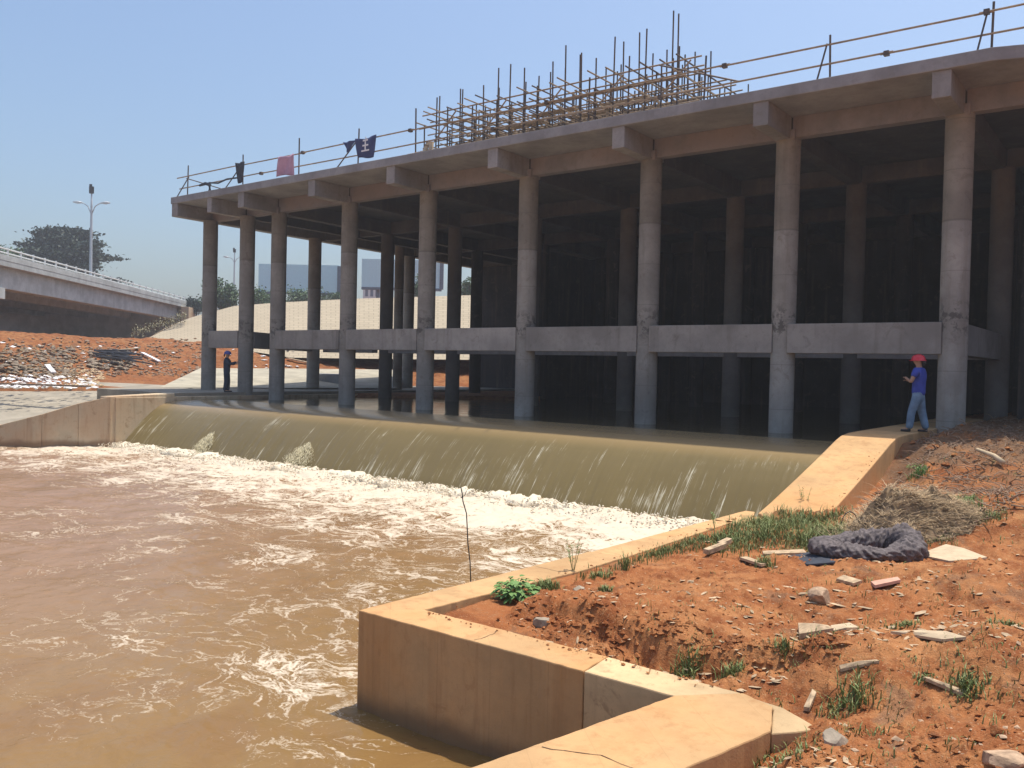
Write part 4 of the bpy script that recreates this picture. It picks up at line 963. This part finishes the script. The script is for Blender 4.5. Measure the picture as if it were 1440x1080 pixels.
for i in range(6500):
    u = random.uniform(-1.25,1.25); v = random.uniform(-1,1)
    if u*u/1.5+v*v > 1.05*random.uniform(.5,1): continue
    q = c0+HX*u*.92+HY*v*.6; z = gz1(q.x,q.y,False)-.02+hh(u,v) if u*u+v*v<1 else gz1(q.x,q.y)
    a = random.gauss(0,.9)+(0 if u>-.2 else 1.2); L_ = random.uniform(.08,.42); d = (HX*math.cos(a)+HY*math.sin(a)*.6)*L_; d.z = -u*.2*L_+random.uniform(-.15,.25)*L_
    p = Vector((q.x,q.y,z)); n_ = Vector((-d.y,d.x,0)).normalized()*.0035
    st_.add([p-n_, p+n_, p+d*.5+n_+Vector((0,0,.02)), p+d*.5-n_+Vector((0,0,.02)), p+d], [(0,1,2,3),(3,2,4)])
tag(st_.build('straw', M_straw, hp), kind='stuff')
mb = MB(); q = gp(1190, 738); mb.path([q+RH*(-.12*math.cos(a)+.05)+Vector((0,0,.02+.20*math.sin(a))) for a in [math.pi*k/14 for k in range(-1,15)]], .009, 6)
tag(mb.build('hoop', M_black, smooth=True), 'thin black hose loop standing up at the left end of the straw heap', 'hose')
# twisted wire standing at the edge of the channel wall
p = atZ(662, 816, -.77); mb = MB(); d = (p-CAM).dot(FH); tt_ = [(662,818),(661,790),(658,765),(657,742),(656,722),(651,705),(650,694),(648,685)]
mb.path([atD(a, b, d) for a, b in tt_], .0065, 6); mb.path([atD(648,700,d), atD(654,696,d+.05), atD(656,690,d)], .004, 5)
tag(mb.build('steel_wire', M_black, smooth=True), 'thin bent rusty wire sticking up from the channel wall', 'wire')

# grass and weeds
def blades(mb, cx, cy, spread, n, h, w=.006, lean=.5, z=None):
    for i in range(n):
        x = cx+random.gauss(0,spread); y = cy+random.gauss(0,spread)
        zz = z if z is not None else gz1(x, y)-.005
        a = random.random()*6.28; H_ = h*random.uniform(.45,1.15); l = lean*H_*random.uniform(.2,1.2)
        d = Vector((math.cos(a),math.sin(a),0)); s = Vector((-d.y,d.x,0))*w*random.uniform(.6,1.3); p = Vector((x,y,zz)); m1 = p+d*l*.3+Vector((0,0,H_*.6)); m2 = p+d*l+Vector((0,0,H_*random.uniform(.75,1)))
        mb.add([p-s,p+s,m1+s*.8,m1-s*.8,m2], [(0,1,2,3),(3,2,4)])
random.seed(77); gs = MB()
for i in range(430):
    t_ = random.random(); px = 985+200*t_+random.gauss(0,10); py = 752-8*t_+random.gauss(0,12) 
    if px > 1130: py += random.uniform(-4,14)
    p = gp(px, max(722,py)); 
    if p.x < -5.2: continue
    blades(gs, p.x, p.y, .11, 18, random.choice([.07,.10,.13,.20]), .0055, .9)
for i in range(260):
    t_ = random.random()**1.2; px = 990-200*t_; py = 760+52*t_+random.gauss(0,5); p = gp(px, py)
    if p.x < -5.3: continue
    blades(gs, p.x, p.y, .05, 9, .11, .005)
for i in range(40):
    p = gp(random.uniform(1150,1430), random.uniform(650,720)); blades(gs, p.x, p.y, .10, 8, .10, .006)
for i in range(230):
    p = gp(random.uniform(900,1440), random.uniform(750,1080)); blades(gs, p.x, p.y, .06, random.randint(2,10), random.choice([.03,.05,.08]), .004, 1.0)
for i in range(60):
    p = gp(random.gauss(1230,90), random.gauss(760,8)); blades(gs, p.x, p.y, .08, 12, .07, .005, .9)
tag(gs.build('grass', M_grass), kind='stuff')
def tuft(px, py, spread, n, h, lab, m=M_grass, w=.0055, cat='grass tuft', lean=.8):
    p = gp(px, py); mb = MB(); n = int(n*1.5); k = .72
    blades(mb, p.x, p.y, spread*k, n, h, w, lean); mb.chunk((p.x, p.y, p.z-.03), spread*k*1.2, .12); return tag(mb.build('grass_tuft', m), lab, cat)
tuft(968,940,.09,120,.11,'grey green grass tuft touching the wall top near the joint')
tuft(1030,945,.07,70,.13,'upright green tuft in the hollow behind the wall end')
tuft(1100,930,.05,40,.12,'thin tuft right of the hollow behind the wall end')
tuft(1195,990,.12,150,.10,'spreading low tuft with a dry leaf in the lower middle of the earth')
tuft(1362,972,.09,120,.09,'low green tuft beside the thin lath at right')
tuft(1268,882,.10,90,.06,'flat small tuft above the long pale strip')
tuft(1415,890,.08,60,.05,'sparse tuft near the right picture edge')
tuft(850,828,.05,70,.08,'small tuft on the earth right of the leafy weed')
tuft(1075,800,.06,60,.16,'upright tuft by the dark stick, left of the netting bundle')
tuft(1350,712,.16,200,.20,'taller green clump right of the straw heap', M_weed)
tuft(1292,682,.10,110,.14,'bright green clump on the rubble behind the straw heap', M_weed)
tuft(1395,742,.12,100,.10,'low green patch at the right foot of the straw heap')
tuft(1195,750,.10,130,.08,'green patch between straw heap and netting bundle', M_weed)
tuft(880,803,.03,26,.26,'tall thin grass stems by the channel ledge, right of the weed', w=.005, lean=.45)
tuft(840,812,.10,120,.08,'low grass along the ledge behind the leafy weed')
tuft(1060,1060,.10,90,.09,'dim low tuft at the foot of the wall end')
tuft(1110,1000+70,.10,70,.06,'sparse tuft at the bottom picture edge right of the wall')
tuft(1300,960,.05,40,.05,'tiny tuft left of the thin lath')
tuft(770,828,.10,170,.11,'dense grass right beside the leafy weed')
# leafy weeds
def weed(px, py, n, r_, h, leaf, lab, m=M_weed, stems=True):
    p = gp(px, py); o = empty('weed', tuple(p), lab, 'plant'); lf = MB(); sm = MB()
    for i in range(n):
        a = random.random()*6.28; rr_ = r_*math.sqrt(random.random()); H_ = h*random.uniform(.35,1)*(1-.45*(rr_/r_)**2)
        q = Vector((math.cos(a)*rr_, math.sin(a)*rr_, H_)); d = Vector((math.cos(a+random.gauss(0,.6)), math.sin(a+random.gauss(0,.6)), random.uniform(-.35,.35))).normalized(); s = d.cross(Vector((0,0,1))).normalized(); L_ = leaf*random.uniform(.6,1.2)
        dr = Vector((0,0,-.12*L_)); lf.add([q, q+d*L_*.35+s*L_*.32+dr*.2, q+d*L_*.75+s*L_*.25+dr, q+d*L_+dr*2.5, q+d*L_*.75-s*L_*.25+dr, q+d*L_*.35-s*L_*.32+dr*.2, q+d*L_*.5+Vector((0,0,-.05*L_))], [(0,1,6),(1,2,6),(2,3,6),(3,4,6),(4,5,6),(5,0,6)])
        if i % 3 == 0: sm.path([(0,0,-.02), tuple(q*.5+Vector((0,0,H_*.15))), tuple(q)], [.004,.003,.002], 4)
    lpart(lf, 'leaves', m, o); lpart(sm, 'stem', M_grass, o)
weed(727, 843, 230, .20, .24, .085, 'bushy bright green leafy weed growing at the wall corner')
weed(1290, 672, 60, .15, .15, .07, 'small leafy weed on the dark rubble behind the straw heap')
def tallweed(px, py, hpx, lab, n=4):
    p = gp(px, py); d0 = (p-CAM).dot(FH); H_ = hpx/FPX*d0; o = empty('tall_weed', tuple(p), lab, 'plant', None); sm = MB(); lf = MB()
    for k in range(n):
        a = random.random()*6.28; tip = Vector((math.cos(a)*H_*.22, math.sin(a)*H_*.22, H_*random.uniform(.7,1))); mid = tip*.5+Vector((0,0,H_*.06)); sm.path([(0,0,-.02),tuple(mid),tuple(tip)], [.004,.003,.0015], 4)
        for q in range(16):
            t_ = random.uniform(.3,1); b0 = (mid*(t_*2) if t_ < .5 else mid.lerp(tip, t_*2-1)); a2 = random.random()*6.28; dd = Vector((math.cos(a2),math.sin(a2),.5))*.035; s = Vector((-dd.y,dd.x,0))*.2
            lf.add([b0, b0+dd*.5+s, b0+dd, b0+dd*.5-s], [(0,1,2,3)])
    lpart(sm, 'stem', M_grass, o); lpart(lf, 'leaves', M_weed, o)
random.seed(41)
tallweed(806, 806, 52, 'spindly tall weed on the channel ledge right of the wire', 5)
tallweed(775, 812, 46, 'faint thin weed just left of the spindly tall weed', 2)
tallweed(1132, 722, 42, 'thin dry stems in front of the lower edge of the sloping slab', 5)
tallweed(1005, 745, 30, 'thin stems at the left end of the grass strip', 4)

# ================================================================= FAR BANK DEBRIS
random.seed(55)
def efz(p):
    i = 0; X = (p-CAM).dot(RH); Yd = (p-CAM).dot(FH); px = 720+FPX*X/Yd
    a = np.interp(px, PXs, range(len(PXs))); b = np.interp(Yd, DD, range(len(DD))); return float(EZ[int(round(b)), int(round(a))])
def fb(px, py):
    lo_, hi_ = 36.0, 79.0; best = None
    for k in range(170):
        D_ = lo_+(hi_-lo_)*k/169; p = atD(px, py, D_); z = max(efz(p), .27 if D_ < 44 else -9)
        if p.z <= z: return Vector((p.x, p.y, z))
    return atD(px, py, 45)
wt = plain('white_plastic_litter', (.72,.70,.69), .6, var=.2); gy_ = plain('grey_litter', (.22,.175,.13), .9, var=.4, sc=3)
def litter(name, n, rect, rmin, rmax, m, flat=.4):
    mb = MB()
    for i in range(n):
        p = fb(random.uniform(rect[0],rect[2]), random.uniform(rect[1],rect[3])); r_ = random.uniform(rmin,rmax); mb.chunk(p+Vector((0,0,r_*.2)), r_, flat)
    return tag(mb.build(name, m), kind='stuff')
litter('plastic_litter', 260, (0,530,135,547), .05,.22, wt, .5)
litter('rubbish', 260, (0,488,105,532), .05,.26, gy_, .6)
litter('straw_litter', 300, (0,488,110,534), .05,.20, M_straw2, .6)
litter('straw_litter', 500, (110,486,290,530), .04,.16, M_root, .6)
litter('rubbish', 200, (125,494,185,522), .06,.28, gy_, .5)
litter('rubble', 500, (0,476,290,530), .05,.18, M_root, .5)
litter('pale_litter', 70, (0,480,420,520), .06,.22, wt, .4)
litter('straw_litter', 220, (90,515,145,545), .05,.18, M_straw, .6)
def plank(px0, py0, px1, py1, lab, m=M_pale, r_=.07):
    a = fb(px0,py0); b = fb(px1,py1); mb = MB(); d = (b-a).normalized(); s = Vector((-d.y,d.x,0)).normalized()*r_*1.3; u_ = Vector((0,0,r_*.8)); a = a+Vector((0,0,.08)); b = b+Vector((0,0,.12))
    mb.add([a-s,b-s,b+s,a+s,a-s+u_,b-s+u_,b+s+u_,a+s+u_], [(3,2,1,0),(4,5,6,7),(0,1,5,4),(1,2,6,5),(2,3,7,6),(3,0,4,7)]); tag(mb.build('plank', m), lab, 'plank')
plank(157,496,196,493, 'long pale plank on the dark rubbish heap on the far red bank')
plank(200,500,224,512, 'pale board slanting down right of the rubbish heap on the far red bank', wt, .09)
plank(66,518,75,530, 'short white board leaning in the grey rubbish at far left', wt, .1)
plank(80,495,112,502, 'thin pale plank left of the dark rubbish heap', M_pale, .05)
plank(404,508,436,514, 'brown plank seen between the third and fourth columns', M_wood, .1)
plank(0,543,125,550, 'long dark timber at the top of the left concrete apron', M_root, .09)
mb = MB()
for k in range(26):
    a = fb(random.uniform(130,160), random.uniform(498,510)); b = a+RH*random.uniform(.8,2.4)+Vector((0,0,random.uniform(-.5,.1)))+FH*random.uniform(-.5,.5); mb.tube(a+Vector((0,0,.3)), b+Vector((0,0,.25)), .045, 5)
tag(mb.build('scrap_heap', M_blackcloth), 'tangled dark scrap rods heaped on the far red bank', 'scrap heap')
# weeds on the far bank edge near the bridge end
fg = MB()
for i in range(900):
    px = random.uniform(185,262); py = 470-(px-185)*.33+random.gauss(0,4); p = atD(px, py, 76+random.random()*2); a = random.random()*6.28
    d = Vector((math.cos(a),math.sin(a),random.uniform(.3,1)))*random.uniform(.05,.22); s = Vector((-d.y,d.x,0))*.3; fg.add([p-s,p+s,p+d], [(0,1,2)])
tag(fg.build('scrub', M_scrub), kind='stuff')

# ================================================================= AIR
hb_ = MB(); hb_.box(-420,160,-60,420,-3.9,26)
n = bpy.data.materials.new('haze_air'); n.use_nodes = True; t_ = n.node_tree; t_.nodes.clear()
o_ = t_.nodes.new('ShaderNodeOutputMaterial'); v_ = t_.nodes.new('ShaderNodeVolumePrincipled'); v_.inputs['Color'].default_value = (.93,.95,1,1); v_.inputs['Density'].default_value = HAZE; v_.inputs['Anisotropy'].default_value = .3
t_.links.new(v_.outputs[0], o_.inputs['Volume'])
tag(hb_.build('haze', n), kind='stuff')
